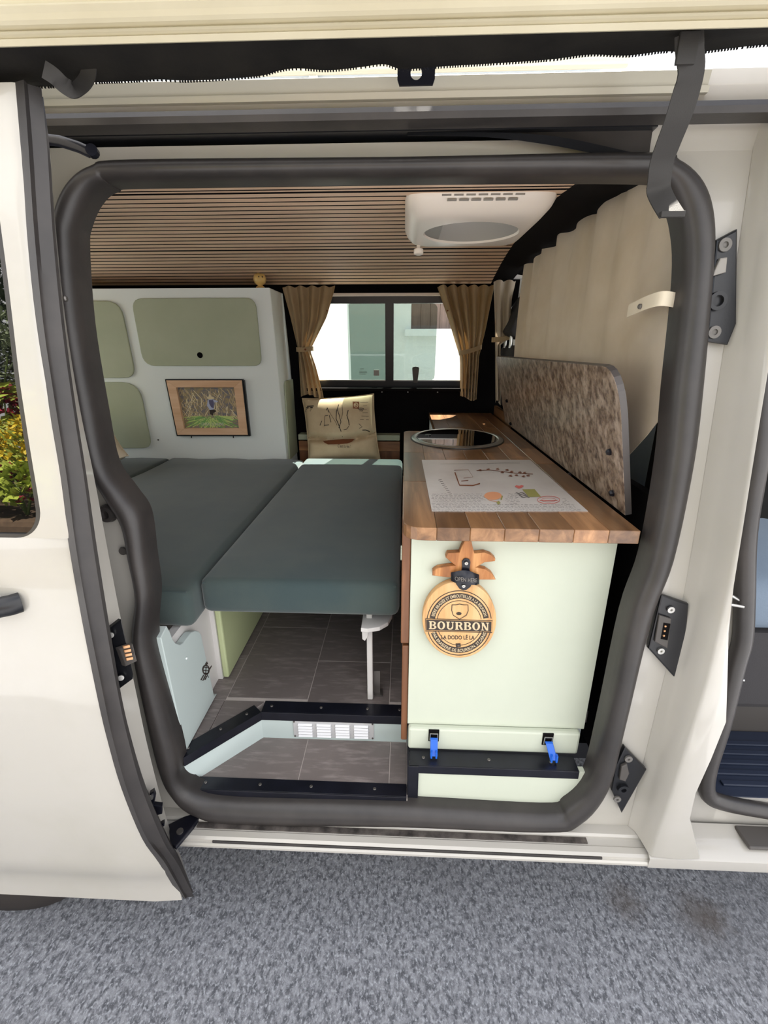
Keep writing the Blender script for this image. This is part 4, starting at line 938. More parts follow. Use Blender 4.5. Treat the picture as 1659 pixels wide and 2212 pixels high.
# boat pillow leaning on the wall: corners from the picture on the leaning plane
bl, brr = PY(672, 992, 1.66), PY(815, 992, 1.66); tl, tr = PY(655, 868, 1.765), PY(806, 850, 1.765)
Cn = (bl+brr+tl+tr)/4; ex = ((brr-bl)+(tr-tl)).normalized(); ey = ((tl-bl)+(tr-brr)).normalized(); en = ex.cross(ey).normalized()
if en.y > 0: en = -en
pwid = (((brr-bl)+(tr-tl))/2).length; phei = (((tl-bl)+(tr-brr))/2).length
pf_ = pillow_fn(Cn, ex, ey, en, pwid, phei, .050, -.32)
pb_ = pillow('throw_pillow', 'beige pillow printed with a sailing boat slumped against the far wall', pf_)
def zuv(zx, zy): # photo crop -> pillow u,v
    px, py = 600+zx*.16878, 820+zy*.16878; d = ray(px, py); t_ = (Cn-CAM).dot(en)/d.dot(en); q = CAM+d*t_-Cn
    return q.dot(ex)/(pwid/2)*.97, q.dot(ey)/(phei/2)*.97
def pz(zx, zy, off): u, v = zuv(zx, zy); return pf_(u, v, 1, .0008+off)
def ribw(p, w_, fn): return rib(p, w_*1.7, fn)
ln = [ribw([(665, 380), (700, 560), (715, 770)], 5, pz), ribw([(665, 380), (560, 610), (520, 760)], 5, pz), ribw([(625, 490), (612, 620), (622, 770)], 3, pz), ribw([(630, 490), (668, 482)], 5, pz), ribw([(612, 615), (678, 605)], 5, pz), ribw([(668, 400), (770, 580), (820, 740)], 3, pz),
      ribw([(810, 330), (780, 420), (770, 520), (800, 600), (825, 680), (835, 750)], 6, pz), ribw([(790, 400), (815, 480), (830, 560), (800, 640)], 5, pz), ribw([(930, 400), (910, 470), (930, 540), (935, 600)], 6, pz), ribw([(850, 330), (858, 430), (840, 520)], 3, pz), ribw([(860, 660), (900, 650), (930, 610)], 4, pz),
      ribw([(1060, 570), (1100, 610), (1060, 630)], 4, pz), ribw([(1100, 650), (1140, 645), (1190, 655)], 7, pz)]
for k in range(4): ln.append(ribw([(1050+8*k, 370+12*k), (1090, 363+12*k), (1130-6*k, 372+12*k)], 4, pz))
for k in range(4): ln.append(ribw([(400-k*12, 375+k*20), (490-k*14, 365+k*22)], (9, 12, 4, 4)[k], pz))
for k in range(6): ln.append(ribw([(1090+rnd.uniform(-20, 30), 290+k*45), (1180+rnd.uniform(-20, 20), 285+k*45)], 2.5, pz))
obj('print_lines', merge(*ln), 'ink', pb_)
obj('print_hull', merge(fill([(560, 795), (700, 785), (830, 770), (985, 755), (950, 810), (900, 835), (780, 850), (650, 860), (600, 835)], pz, .0006), rib([(560, 800), (760, 785), (980, 758)], 10, pz, .001)), 'ink_brown', pb_)
obj('print_stamp', merge(fill([(985, 280), (1070, 282), (1068, 378), (990, 375)], pz, .0006)), 'ink_brown', pb_); obj('print_stamp_ring', rib(ell(1030, 328, 24, 28, 0, 360, 20), 8, pz, .0012), 'pillow_cloth', pb_)
obj('print_lettering', fit_text("C'est la vie !", 775, 940, 895, 850, pz, .0006), 'ink', pb_)
C2 = Vector((-1.50, 1.235, 1.062)); n2_ = Vector((.05, -.35, .93)).normalized(); e1_ = Vector((.75, .66, 0)); e1_ = (e1_-n2_*e1_.dot(n2_)).normalized(); e2_ = n2_.cross(e1_); pf2 = pillow_fn(C2, e1_, e2_, n2_, .38, .38, .055)
pillow('throw_pillow', 'pale linen pillow lying at the tail end of the bed', pf2, 'linen_light')
# low shelf under the far window
sh = thing('rear_shelf', 'low wooden shelf with sage top edge behind the pillow', 'shelf', (-.25, 1.8, .6))
sz0, sz1 = PY(840, 972, 1.76).z, PY(840, 944, 1.76).z
box('top_board', 'sage', sh, -.58, -.02, 1.765, 1.835, PY(840, 952, 1.765).z, PY(840, 940, 1.765).z, bev=.003)
for k in range(3): zz = PY(840, 952, 1.775).z-.004-.055*(k+1); box('plank', 'cherry' if k % 2 else 'acacia_edge', sh, -.58, -.02, 1.775, 1.79, zz, zz+.054, bev=.001)
box('back_board', 'felt', sh, -.58, -.02, 1.79, 1.835, .6, PY(840, 952, 1.765).z-.004)

# ================================================================== KITCHEN
kt = thing('kitchen_cabinet', 'pale mint kitchen block with wooden side doors and plinth ledge', 'cabinet', (.24, .7, FZ))
ZU = WT-.028
box('front_panel', 'mint', kt, .020, .454, .146, .162, .61, ZU-.001, bev=.001)
box('lower_rail', 'mint', kt, .022, .442, .130, .15, FZ+.0045, .6105, bev=.006)
box('carcass', 'mint_white', kt, .024, .455, .163, 1.19, FZ+.002, ZU-.001)
box('back_unit', 'mint_white', kt, .14, .50, 1.192, 1.80, FZ+.002, ZU-.001)
box('wooden_door', 'cherry', kt, .004, .0195, .15, .62, .552, .836, bev=.003); box('wooden_door', 'cherry', kt, .000, .0195, .15, .62, .842, ZU-.006, bev=.003)
box('wooden_door', 'cherry', kt, .004, .0195, .626, 1.18, .552, ZU-.006, bev=.003)
# worktop of staves
wk = thing('worktop', 'oiled acacia butcher-block worktop', 'worktop', (.24, .7, ZU))
edges = [.001, .069, .136, .204, .272, .340, .408, .468]
rnd2 = random.Random(11)
def stave(x0, x1, y0, y1, round_c=None):
    g_ = .0002
    if round_c is None: return box('stave', 'acacia', wk, x0+g_, x1-g_, y0+g_, y1-g_, ZU, WT, bev=.0012, seg=1)
    P = round_quad([(x0+g_, y0+g_, ZU), (x1-g_, y0+g_, ZU), (x1-g_, y1-g_, ZU), (x0+g_, y1-g_, ZU)], round_c)
    return obj('stave', prism(bmesh.new(), P, (0, 0, WT-ZU), .0012), 'acacia', wk)
for i in range(7):
    ya = .092; x0, x1 = edges[i], edges[i+1]; yend = 1.215 if i < 2 else 1.795
    cuts = [ya]
    while cuts[-1] < yend-.30: cuts.append(min(yend, cuts[-1]+rnd2.uniform(.22, .48)))
    cuts[-1] = yend
    if len(cuts) == 1: cuts.append(yend)
    for k in range(len(cuts)-1):
        rc_ = None
        if i == 0 and k == 0: rc_ = [.045, .001, .001, .001]
        if i == 0 and k == len(cuts)-2: rc_ = [.001, .001, .001, .03]
        stave(x0, x1, cuts[k], cuts[k+1], rc_)
box('upstand', 'acacia', wk, .482, .498, 1.42, 1.79, WT-.02, WT+.04, bev=.002)
# sink with glass lid
sk = thing('sink', 'round steel rimmed sink with dark glass lid set in the worktop', 'sink', (.207, 1.04, WT))
q1, q2 = PZ(889, 948, WT), PZ(1086, 950, WT); rs = (q2.x-q1.x)/2; scx = (q1.x+q2.x)/2; scy = 1.045; sry = .2
sk.location = (scx, scy, WT)
def elr(prof, c, ry, n=48):
    V = []; Fc = []
    for (r, h) in prof:
        for k in range(n): a = 2*math.pi*k/n; V.append((c[0]+r*math.cos(a), c[1]+r*ry*math.sin(a), c[2]+h))
    for i in range(len(prof)-1):
        for k in range(n): j = (k+1) % n; Fc.append((i*n+k, i*n+j, (i+1)*n+j, (i+1)*n+k))
    return V, Fc
ry_ = sry/rs
obj('rim', elr([(rs, .0003), (rs, .004), (rs-.006, .008), (rs-.014, .009), (rs-.02, .006), (rs-.021, .002)], (scx, scy, WT), ry_), 'steel', sk, True)
Vv, Ff = elr([(rs-.0205, .0005), (rs-.0205, .006), (rs-.023, .0075)], (scx, scy, WT), ry_); Ff.append(tuple(range(96, 144)))
obj('glass_lid', (Vv, Ff), 'sink_glass', sk)
obj('gasket', elr([(rs+.004, .0003), (rs+.004, .002), (rs-.001, .004)], (scx, scy, WT), ry_), 'rubber', sk, True)
c = PZ(908, 945, WT+.0075); obj('lid_grip', lathe([(.012, 0), (.012, .003), (.008, .004)], (scx-.11, scy+.03, WT+.0075), (0, 0, 1), 18), 'black_plastic', sk)
# place mat
pmz = WT+.0004
pt = thing('place_mat', 'printed paper place mat with letter motif on the worktop', 'place mat', (.23, .44, pmz))
MQ = [PZ(*p, pmz) for p in ((911, 994), (1145, 994), (1270, 1105), (933, 1105))]
obj('sheet', prism(bmesh.new(), MQ, (0, 0, .0012)), 'paper', pt)
def mf(zx, zy, off): p = PZ(880+zx*.25317, 970+zy*.25338, pmz+.0014); return Vector((p.x, p.y, pmz+.0014+off))
gl = []; rn3 = random.Random(5)
for r_ in range(12):
    t_ = r_/11; zy = 385+r_*13; xl = 200+ (zy-380)*.05; xr_ = 1290+(zy-380)*1.35
    x = xl+rn3.uniform(0, 20)
    while x < min(xr_-20, 1530):
        l = rn3.uniform(12, 40)
        if not (640 < x < 830 and zy < 470) and not (930 < x < 1310 and zy < 470): gl.append(rib([(x, zy+rn3.uniform(-2, 2)), (x+l*.3, zy-3+rn3.uniform(-3, 3)), (x+l*.6, zy+rn3.uniform(-3, 3)), (x+l, zy-1)], rn3.uniform(1.5, 3), mf, .0001))
        x += l+rn3.uniform(5, 16)
for k in range(9): gl.append(rib([(265+k*11, 265+k*15), (292+k*11, 262+k*15)], 4, mf, .0001))
for k in range(2): gl.append(rib([(280+k*400, 128-k*6), (960, 120-k*8)], 1.5, mf, .0001))
obj('print_handwriting', merge(*gl), 'ink_grey', pt)
gl = [rib([(405, 200), (430, 270), (445, 310), (560, 312), (620, 295)], 9, mf), rib([(400, 182), (520, 178), (560, 240), (480, 250)], 3, mf), rib([(460, 275), (520, 268)], 6, mf), rib([(590, 185), (700, 180), (800, 190), (900, 205), (1070, 215)], 4, mf)]
for (x, y) in ((620, 182), (690, 175), (770, 172), (850, 180), (890, 195), (960, 200), (930, 225), (990, 235), (1030, 228), (810, 200), (1000, 205), (880, 230)):
    for a in range(0, 180, 45): gl.append(rib([(x-16*math.cos(R(a)), y-9*math.sin(R(a))), (x+16*math.cos(R(a)), y+9*math.sin(R(a)))], 4, mf, .0001+.00001*a))
obj('print_sprig', merge(*gl), 'ink_brown', pt)
obj('print_heart', fill([(915, 320), (930, 310), (955, 315), (975, 308), (995, 316), (975, 332), (950, 340)], mf), 'ink_red', pt)
obj('print_postage', fill([(980, 345), (1085, 343), (1140, 408), (1035, 410)], mf), 'ink_olive', pt)
obj('print_fruit', merge(fill(ell(730, 400, 75, 35, 0, 350, 20), mf), rib([(650, 400), (700, 440), (770, 450)], 4, mf, .0006)), 'ink_orange', pt)
obj('print_leaf', merge(rib([(770, 450), (785, 470)], 26, mf, .0008), rib([(810, 400), (800, 435)], 12, mf, .0008)), 'ink_olive', pt)
obj('print_postmark', merge(rib(ell(1205, 435, 95, 32, 0, 360, 30), 4, mf), rib(ell(1205, 435, 60, 18, 0, 360, 24), 3, mf), rib([(1130, 440), (1280, 440)], 5, mf)), 'ink_red', pt)
obj('print_waves', merge(*[rib([(925+k*14, 372+k*12), (950+k*14, 380+k*12), (975+k*14, 372+k*12), (1000+k*14, 380+k*12)], 4, mf) for k in range(4)]), 'ink', pt)

# leaning table board (splashback)
tb = thing('stone_board', 'mottled brown stone-look board with rounded corner leaning over the worktop', 'board', (.45, .8, WT))
def sbp(px, py): # plane through bottom line x=.478/z=WT and top x=.40/z=1.458
    n_ = Vector((1, 0, (.478-.40)/(1.458-WT))); n_ = n_.normalized(); o_ = Vector((.474, 0, WT+.001)); d = ray(px, py); return CAM+d*((o_-CAM).dot(n_)/d.dot(n_))
nb = Vector((1, 0, (.478-.40)/(1.458-WT))).normalized()
bl_, br2 = sbp(1090, 919), sbp(1350, 1114); bl_.z = br2.z = WT+.0015
SB = round_quad([bl_, sbp(1071, 770), sbp(1325, 793), sbp(1340, 880), br2], [.002, .02, .055, .03, .002])
bd = obj('board', prism(bmesh.new(), SB, nb*.014, .0008), 'stone_laminate', tb)
P = [v for v in SB]
obj('edge_band', prism(bmesh.new(), SB, nb*.0005), 'stone_laminate', tb) if False else None
# dark edging along the outline
er = []
for i in range(len(SB)): a, b = SB[i], SB[(i+1) % len(SB)]; er.append([a+nb*.0006, a+nb*.0134])
cen = sum(SB, Vector())/len(SB)
er = [[p+(p-cen).normalized()*.0012 for p in r] for r in er]; er.append([v.copy() for v in er[0]])
obj('edge_band', grid(er), 'laminate_edge', tb)
for (x, y) in ((1096, 866), (1104, 915), (1136, 953), (1318, 976), (1233, 1026), (1324, 1065)):
    c = sbp(x, y); obj('bolt', lathe([(.008, 0), (.008, .004), (.005, .008), (.003, .008)], c, -nb, 6), 'black_metal', tb)

# toggle latches
for k, (px, py) in enumerate(((937, 1592), (1183, 1600))):
    tl_ = thing('toggle_latch', 'blue plastic toggle latch on the kitchen plinth, '+('near the step' if k == 0 else 'near the door pillar'), 'latch', PY(px, py, .13), 'blue toggle latches')
    c = PY(px, py, .128); box('recess', 'felt', tl_, c.x-.013, c.x+.013, .1275, .1305, c.z-.014, c.z+.022, bev=.001)
    tube('wire', [(c.x-.009, .125, c.z-.008), (c.x-.009, .124, c.z+.014), (c.x+.009, .124, c.z+.014), (c.x+.009, .125, c.z-.008)], .0016, 'steel', tl_, 6)
    sl_ = .012 if k else 0
    P = [Vector((c.x-.009+sl_*t, .121-.012*t, c.z+.006-.04*t)) for t in (0, 1)]; Q = [p+Vector((.018, 0, 0)) for p in P]
    obj('lever', prism(bmesh.new(), [P[0], P[1], Q[1], Q[0]], (0, -.007, -.002), .0015), 'blue_plastic', tl_)
    box('lever_rib', 'blue_plastic', tl_, c.x-.008+sl_, c.x-.004+sl_, .100, .109, c.z-.040, c.z-.020); box('lever_rib', 'blue_plastic', tl_, c.x+.004+sl_, c.x+.008+sl_, .100, .109, c.z-.040, c.z-.020)

# pineapple sign
sg = thing('pineapple_sign', 'pineapple shaped wooden sign with bottle opener on the kitchen front', 'sign', PY(991, 1341, .14))
SYF, SYB = .126, .1455
def S(zx, zy, off=0): p = PY(880+zx*.13563, 1140+zy*.13562, SYF); return Vector((p.x, p.y-off, p.z))
body = [(x, y) for x, y in ell(828, 1455, 588, 612, -75, 255, 44)]
body = [(828+(x-828)*(1+.03*math.sin(R(0))), y) for x, y in body]
crown = [(740, 870), (700, 790), (660, 800), (400, 770), (405, 700), (480, 650), (620, 625), (770, 610), (740, 590), (610, 480), (640, 410), (830, 400), (870, 300), (930, 180), (985, 100), (1020, 200), (1045, 330), (1070, 415), (1230, 400), (1340, 440), (1405, 500), (1400, 540), (1230, 560), (1090, 640), (1250, 670), (1350, 740), (1410, 835), (1130, 835), (980, 850)]
i_split = 0
obj('body', prism(bmesh.new(), [S(*p) for p in ell(828, 1465, 590, 610, 0, 352, 44)], (0, SYB-SYF, 0), .002), 'pine', sg)
obj('crown', prism(bmesh.new(), [S(*p)+Vector((0, .0015, 0)) for p in crown], (0, SYB-SYF-.002, 0), .0015), 'burnt_pine', sg)
C0 = (825, 1515); 
def sg_fn(u, v, off): return S(u, v, off)
obj('print_ring', merge(ring(*C0, (392, 390), (478, 476), 190, 350, S, .0005), ring(*C0, (392, 390), (478, 476), 20, 160, S, .0005)), 'ink', sg)
obj('print_circle', merge(rib(ell(*C0, 515, 512, 188, 352, 50), 12, S), rib(ell(*C0, 515, 512, 16, 164, 50), 12, S), rib(ell(*C0, 356, 354, 190, 350, 50), 9, S), rib(ell(*C0, 356, 354, 22, 158, 50), 9, S)), 'ink', sg)
obj('print_banner', fill([(302, 1460), (1338, 1495), (1334, 1652), (302, 1628)], S, .0009), 'ink', sg); obj('print_banner_outline', rib([(290, 1445), (1355, 1480), (1350, 1668), (288, 1642), (290, 1445)], 10, S, .0008), 'ink', sg)
def tilt(fn, x0, s): return lambda u, v, off: fn(u, v+(u-x0)*s, off)
# slab-serif banner letters drawn as strokes
def serif_word(word, x0, x1, yb, yt, fn, off):
    G = {'B': 1.0, 'O': 1.05, 'U': 1.05, 'R': 1.05, 'N': 1.05}; tot = sum(G[c] for c in word); cw = (x1-x0)/tot; out = []; x = x0; H = yb-yt; k = [0]
    def y(t): return yb-H*t
    def rc(a, b, c, d): k[0] += 1; out.append(fill([(a, c), (b, c), (b, d), (a, d)], fn, off+.000004*k[0]))
    def arc(cx, cy, rx, ry, a0, a1, wx, wy): k[0] += 1; out.append(ring(cx, cy, (rx-wx, ry-wy), (rx, ry), a0, a1, fn, off+.000004*k[0], 24))
    for c in word:
        w_ = G[c]*cw; L_ = x+w_*.06; Rr = x+w_*.94; sw = w_*.24; th = H*.12; m_ = (L_+Rr)/2
        if c in 'BR':
            rc(L_+w_*.08, L_+w_*.08+sw, y(0), y(1)); rc(L_, L_+w_*.45, y(0), y(.1)); rc(L_, L_+w_*.5, y(.9), y(1))
            rc(L_+w_*.2, L_+w_*.5, y(.47), y(.56)); arc(L_+w_*.48, y(.74), w_*.34, H*.26, -90, 90, sw*.9, th)
            if c == 'B': rc(L_+w_*.3, L_+w_*.5, y(0), y(.1)); arc(L_+w_*.5, y(.26), w_*.38, H*.26, -90, 90, sw, th)
            else: k[0] += 1; out.append(fill([(L_+w_*.42, y(.5)), (L_+w_*.66, y(.5)), (Rr+w_*.02, y(.05)), (Rr+w_*.04, y(0)), (Rr-w_*.2, y(0))], fn, off+.000004*k[0]))
        elif c == 'O': arc(m_, y(.5), (Rr-L_)/2, H*.52, 0, 360, sw, th)
        elif c == 'U':
            rc(L_+w_*.08, L_+w_*.08+sw, y(.35), y(1)); rc(Rr-w_*.2, Rr-w_*.08, y(.35), y(1)); rc(L_, L_+w_*.42, y(.9), y(1)); rc(Rr-w_*.32, Rr, y(.9), y(1)); arc((L_+Rr)/2, y(.36), (Rr-L_)/2-w_*.08, H*.38, 0, 180, sw*.75, th*1.3)
        elif c == 'N':
            rc(L_+w_*.09, L_+w_*.2, y(0), y(1)); rc(Rr-w_*.2, Rr-w_*.08, y(0), y(1)); rc(L_, L_+w_*.32, y(0), y(.1)); rc(Rr-w_*.32, Rr, y(.9), y(1)); k[0] += 1
            out.append(fill([(L_, y(1)), (L_+w_*.28, y(1)), (Rr-w_*.08, y(0)), (Rr-w_*.3, y(0))], fn, off+.000004*k[0]))
        x += w_
    return merge(*out)
obj('print_name', serif_word('BOURBON', 335, 1305, 1608, 1482, tilt(S, 335, .027), .0012), 'pillow_cloth', sg, label='BOURBON in cream slab letters')
obj('print_motto', fit_text('LA DODO LÉ LA', 540, 1070, 1775, 1695, tilt(S, 540, .012), .0007, .02), 'ink', sg)
def arc_text(body, rmid, h, a0, a1, flip, fn, off):
    V, Fc = glyphs(body, 1, .012); ax = [v[0] for v in V]; mx_, Mx = min(ax), max(ax); out = []
    for (x, y) in V:
        t_ = (x-mx_)/(Mx-mx_); a = R(a0+(a1-a0)*t_); rr_ = rmid + ((y-.35)*h if not flip else -(y-.35)*h); out.append(fn(C0[0]+rr_*math.cos(a), C0[1]+rr_*math.sin(a), off))
    return out, Fc
obj('print_arc_text', arc_text('BIERE BRASSÉE ET EMBOUTEILLÉE A LA REUNION', 434, 70, 195, 345, False, S, .0012), 'pillow_cloth', sg)
obj('print_arc_text', arc_text('PAR BRASSERIE DE BOURBON. ST.DENIS', 434, 70, 160, 20, True, S, .0012), 'pillow_cloth', sg)
obj('print_shield', merge(rib([(710, 1225), (770, 1225), (830, 1212), (900, 1225), (965, 1225), (968, 1320), (940, 1390), (830, 1455), (730, 1390), (705, 1310), (710, 1225)], 11, S, .0011)), 'ink', sg)
obj('print_shield_mark', merge(fill(ell(820, 1365, 42, 26, 0, 350, 20), S, .0008)), 'ink', sg)
sc_c = S(810, 1865); obj('screw_washer', fill([(770, 1840), (845, 1838), (850, 1895), (775, 1905)], S, .0007), 'ink', sg); screw(sg, S(810, 1867, .0008), (0, -1, 0), .0025)
# opener
P = [S(*p, -.001) for p in ((870, 620), (868, 530), (900, 490), (940, 482), (985, 498), (1003, 545), (990, 660), (1000, 700), (1040, 870), (1000, 940), (940, 985), (890, 993), (830, 970), (780, 900), (740, 800), (860, 690))]
op = obj('bottle_opener', prism(bmesh.new(), P, (0, -.003, 0), .001), 'black_metal', sg)
rows = []
for t_ in range(9):
    t = t_/8; u = 692+(1140-692)*t; mid = math.sin(math.pi*t); d = .004+.016*mid**.5
    ztop = 705-75*mid+ (t*35); zbot = 830+ (t*50)-25*mid
    rows.append([S(u, ztop, d*.45), S(u, (ztop*2+zbot)/3, d*.9), S(u, (ztop+2*zbot)/3, d), S(u, zbot, d)])
solid(rows, .002, 'black_metal', 'opener_lip', op)
def of(u, v, off):
    t = (u-692)/448; mid = math.sin(math.pi*min(1, max(0, t))); return S(u, v+t*38-22*mid, .0015+.004+.016*mid**.5)
obj('embossed_text', fit_text('OPEN HERE', 745, 1095, 790, 725, of, 0, .02), 'dull_steel', op)
for p in ((935, 552), (893, 912)): screw(op, S(*p, .0035), (0, -1, 0), .0042, 'steel')

# ================================================================== CURTAINS
def curtain(name, label, group, fx0, fx1, ztop, zbot, ytop, folds, mat='linen', amp=.018, flip=False, n=60, m=30, yfn=None, ph=0):
    """fx0/fx1: edge x as functions of height fraction t (0 top..1 bottom)"""
    t_ = thing(name, label, 'curtain', ((fx0(.5)+fx1(.5))/2, ytop, zbot), group); rows = []
    for i in range(m+1):
        t = i/m; z = ztop+(zbot-ztop)*t; a, b = fx0(t), fx1(t); r = []
        for j in range(n+1):
            s = j/n; am = amp*(.6+.4*math.sin(3*s+ph)); y = (yfn(z) if yfn else ytop)+am*math.sin(2*math.pi*folds*s+ph+.6*math.sin(3*t+s*4))
            zz = z+(.012*math.sin(5*s+ph) if t == 1 else 0)+(.008*abs(math.sin(math.pi*folds*s)) if i == 0 else 0)
            r.append((a+(b-a)*s, y, zz))
        rows.append(r)
    solid(rows, .0015, mat, 'cloth', t_); return t_
def fi(xs_, vs_): return lambda t: lerp(t, xs_, vs_)
def cx(px, py, y=1.725): return PY(px, py, y).x
yc = lambda z: y_far(z)-.055
zt = PY(670, 622, 1.715).z; zbm = PY(670, 858, 1.75).z
c1 = curtain('window_curtain', 'tan curtain tied back beside the mint cabinet', 'tied window curtains', fi([0, .25, .55, 1], [cx(614, 640), cx(628, 690), cx(642, 755), cx(646, 858)]), fi([0, .25, .55, .7, 1], [cx(726, 640), cx(706, 690), cx(668, 752), cx(680, 790), cx(696, 850)]), zt, zbm, 1.70, 4.5, yfn=yc)
def tie(par, x0, x1, z0, z1, yf, yb, hgt=.022, mat='linen'):
    P = [Vector((x0, yb, z0)), Vector((x0-.004, (yf+yb)/2, z0)), Vector((x0+.006, yf, z0+.0)), Vector(((x0+x1)/2, yf-.006, (z0+z1)/2-.003)), Vector((x1-.006, yf, z1)), Vector((x1+.004, (yf+yb)/2, z1)), Vector((x1, yb, z1))]
    rows = [[p-Vector((0, 0, hgt/2)), p+Vector((0, 0, hgt/2))] for p in spline(P, 4)]; o = solid(rows, .0015, mat, 'tie_band', par); return o
tz_ = PY(655, 755, 1.71).z; tie(c1, cx(640, 755), cx(674, 755), tz_, tz_+.004, yc(tz_)-.024, yc(tz_)+.03)
obj('stud', lathe([(.005, 0), (.005, .003), (.002, .004)], (cx(659, 755, 1.70), yc(tz_)-.033, tz_), (0, -1, 0), 10), 'ink_brown', c1); obj('stud', lathe([(.004, 0), (.003, .003)], (cx(706, 671, 1.69), yc(1.64)-.02, PY(706, 671, 1.69).z), (0, -1, 0), 10), 'ink_brown', c1)
c2 = curtain('window_curtain', 'tan curtain tied back at the cab end of the far window', 'tied window curtains', fi([0, .3, .6, .66, 1], [cx(944, 635), cx(972, 700), cx(996, 755), cx(997, 770), cx(997, 860)]), fi([0, .35, .6, 1], [cx(1064, 635), cx(1050, 700), cx(1037, 755), cx(1032, 860)]), zt, zbm-.005, 1.70, 5.5, amp=.022, yfn=yc, ph=1)
tie(c2, cx(994, 762), cx(1040, 752), PY(996, 762, 1.71).z, PY(1040, 750, 1.71).z, yc(1.47)-.028, yc(1.47)+.03)
obj('stud', lathe([(.004, 0), (.003, .003)], (cx(967, 671, 1.69), yc(1.64)-.024, PY(967, 671, 1.69).z), (0, -1, 0), 10), 'ink_brown', c2)
# cab side curtain
ycab = 1.60
c3 = curtain('cab_curtain', 'tan curtain tied back behind the driver headrest', 'tied window curtains', fi([0, .35, 1], [PY(1066, 612, ycab).x, PY(1066, 755, ycab).x, PY(1068, 900, ycab).x]), fi([0, .12, .45, .5, 1], [PY(1114, 610, ycab).x, PY(1106, 640, ycab).x, PY(1100, 725, ycab).x, PY(1082, 735, ycab).x, PY(1080, 900, ycab).x]), PY(1080, 609, ycab).z, PY(1080, 870, ycab).z, ycab, 2.2, 'linen_sheer', .012)
tie(c3, PY(1064, 734, ycab).x, PY(1104, 728, ycab).x, PY(1070, 734, ycab).z, PY(1100, 728, ycab).z, ycab-.02, ycab+.02)
# partition curtain
pcx = .505
big = thing('partition_curtain', 'large beige pleated curtain closing off the cab behind the stone board', 'curtain', (pcx, .8, 1.2))
topl = [PX(*p, pcx) for p in ((1397, 386), (1345, 418), (1290, 455), (1240, 490), (1190, 530), (1138, 577))]
rows = []; N = 90; Mr = 26
ya_, yb_ = .085, topl[-1].y
for i in range(Mr+1):
    t = i/Mr; r = []
    for j in range(N+1):
        s = j/N; y = ya_+(yb_-ya_)*s; zt_ = lerp(y, [.085, topl[0].y, topl[1].y, topl[2].y, topl[3].y, topl[4].y, topl[5].y], [1.80]+[p.z for p in topl])
        zb_ = lerp(y, [.085, .125, .20, .28, .33, .5, 1.6], [1.46, 1.41, 1.33, 1.262, 1.20, 1.16, 1.16])
        z = zt_+(zb_-zt_)*t; w1 = math.sin(2*math.pi*(9*s+.25*math.sin(6*s))+1.5*t*math.sin(5*s)); fold = (.020*(abs(w1)**.6*(1 if w1 > 0 else -1))*math.exp(-2.2*t)+.010*math.sin(2*math.pi*4.5*s+1.5*t))*(.3+.7*s)+.004*math.sin(37*s+2*t)
        lean = .0 if t < .1 else 0
        y = max(y, y_seal(z)+.035+.02*s)
        r.append((pcx+fold*.7-.012*math.sin(math.pi*t), y+.004*math.sin(9*t+s*20), z+(.006*math.sin(40*s) if i == 0 else 0)))
    rows.append(r)
solid(rows, .0014, 'linen_sheer', 'cloth', big)
tp1 = [PX(1464, 650, pcx-.02), PX(1430, 645, pcx-.05), PX(1395, 655, pcx-.055), PX(1358, 672, pcx-.05)]
rows = [[p-Vector((0, 0, .012)), p+Vector((0, 0, .012))] for p in spline(tp1, 5)]; tbd = solid(rows, .002, 'linen_light', 'tie_band', big)
c = PX(1384, 662, pcx-.057); obj('stud', lathe([(.005, 0), (.005, .003), (.002, .004)], c, (-1, -.4, 0), 10), 'dull_steel', tbd)
P = [PX(*p, pcx-.004) for p in ((1346, 960), (1350, 985), (1383, 972), (1378, 955))]
box('curtain_track', 'plastic_white', wr, .500, .512, .12, 1.58, 1.842, 1.850)

# ================================================================== CAB
cs = thing('driver_seat', 'dark cab seat with headrest on chrome posts behind the curtain', 'seat', (.60, 1.45, .46))
hy = 1.46
def hp(px, py): return PY(px, py, hy)
H = [hp(*p) for p in ((1100, 715), (1106, 725), (1122, 731), (1160, 735), (1190, 640), (1150, 628), (1142, 634), (1128, 655))]
obj('headrest', prism(bmesh.new(), H, (0, .22, 0), .012), 'seat_dark', cs, True)
Bk = [hp(*p) for p in ((1072, 775), (1074, 757), (1080, 748), (1100, 746), (1150, 744), (1190, 760), (1200, 1100), (1085, 1100))]
Bk = [Vector((max(p.x, .40 if p.z > 1.3 else .56), p.y-.1, p.z)) for p in Bk]
bk = [Vector((p.x, hy, p.z)) for p in Bk]
x0 = hp(1102, 760).x; ztp = hp(1100, 746).z
box('backrest', 'seat_dark', cs, x0, x0+.15, 1.42, 1.72, 1.215, ztp, bev=.03, seg=4, smooth=True)
box('backrest_lower', 'seat_dark', cs, .57, .72, 1.25, 1.72, .75, 1.214, bev=.03, seg=3); box('seat_base', 'seat_fabric', cs, .60, 1.05, 1.25, 1.70, .46, .75, bev=.05, seg=4)
for yq in (hy+.04, hy+.16): a, b = hp(1106, 747), hp(1110, 720); tube('headrest_post', [(a.x, yq, a.z-.01), (b.x, yq, b.z+.01)], .007, 'steel', cs, 10, Vector((0, 1, 0)))
ps = thing('passenger_seat', 'blue-grey passenger seat seen through the front door opening', 'seat', (.95, .45, .5))
box('backrest', 'seat_fabric', ps, .60, .78, .24, .70, .95, 1.45, bev=.05, seg=4, smooth=True)
bm = B(.70, 1.2, .22, .70, .84, .985, bev=.05, seg=4); obj('seat_cushion', bm, 'seat_fabric', ps, True)
box('seat_base', 'seat_dark', ps, .70, 1.2, .24, .68, .60, .838, bev=.02)
tube('seat_rail', [(.68, .22, .72), (.86, .22, .71)], .004, 'steel', ps); tube('seat_rail', [(.68, .22, .69), (.82, .22, .68)], .004, 'steel', ps)
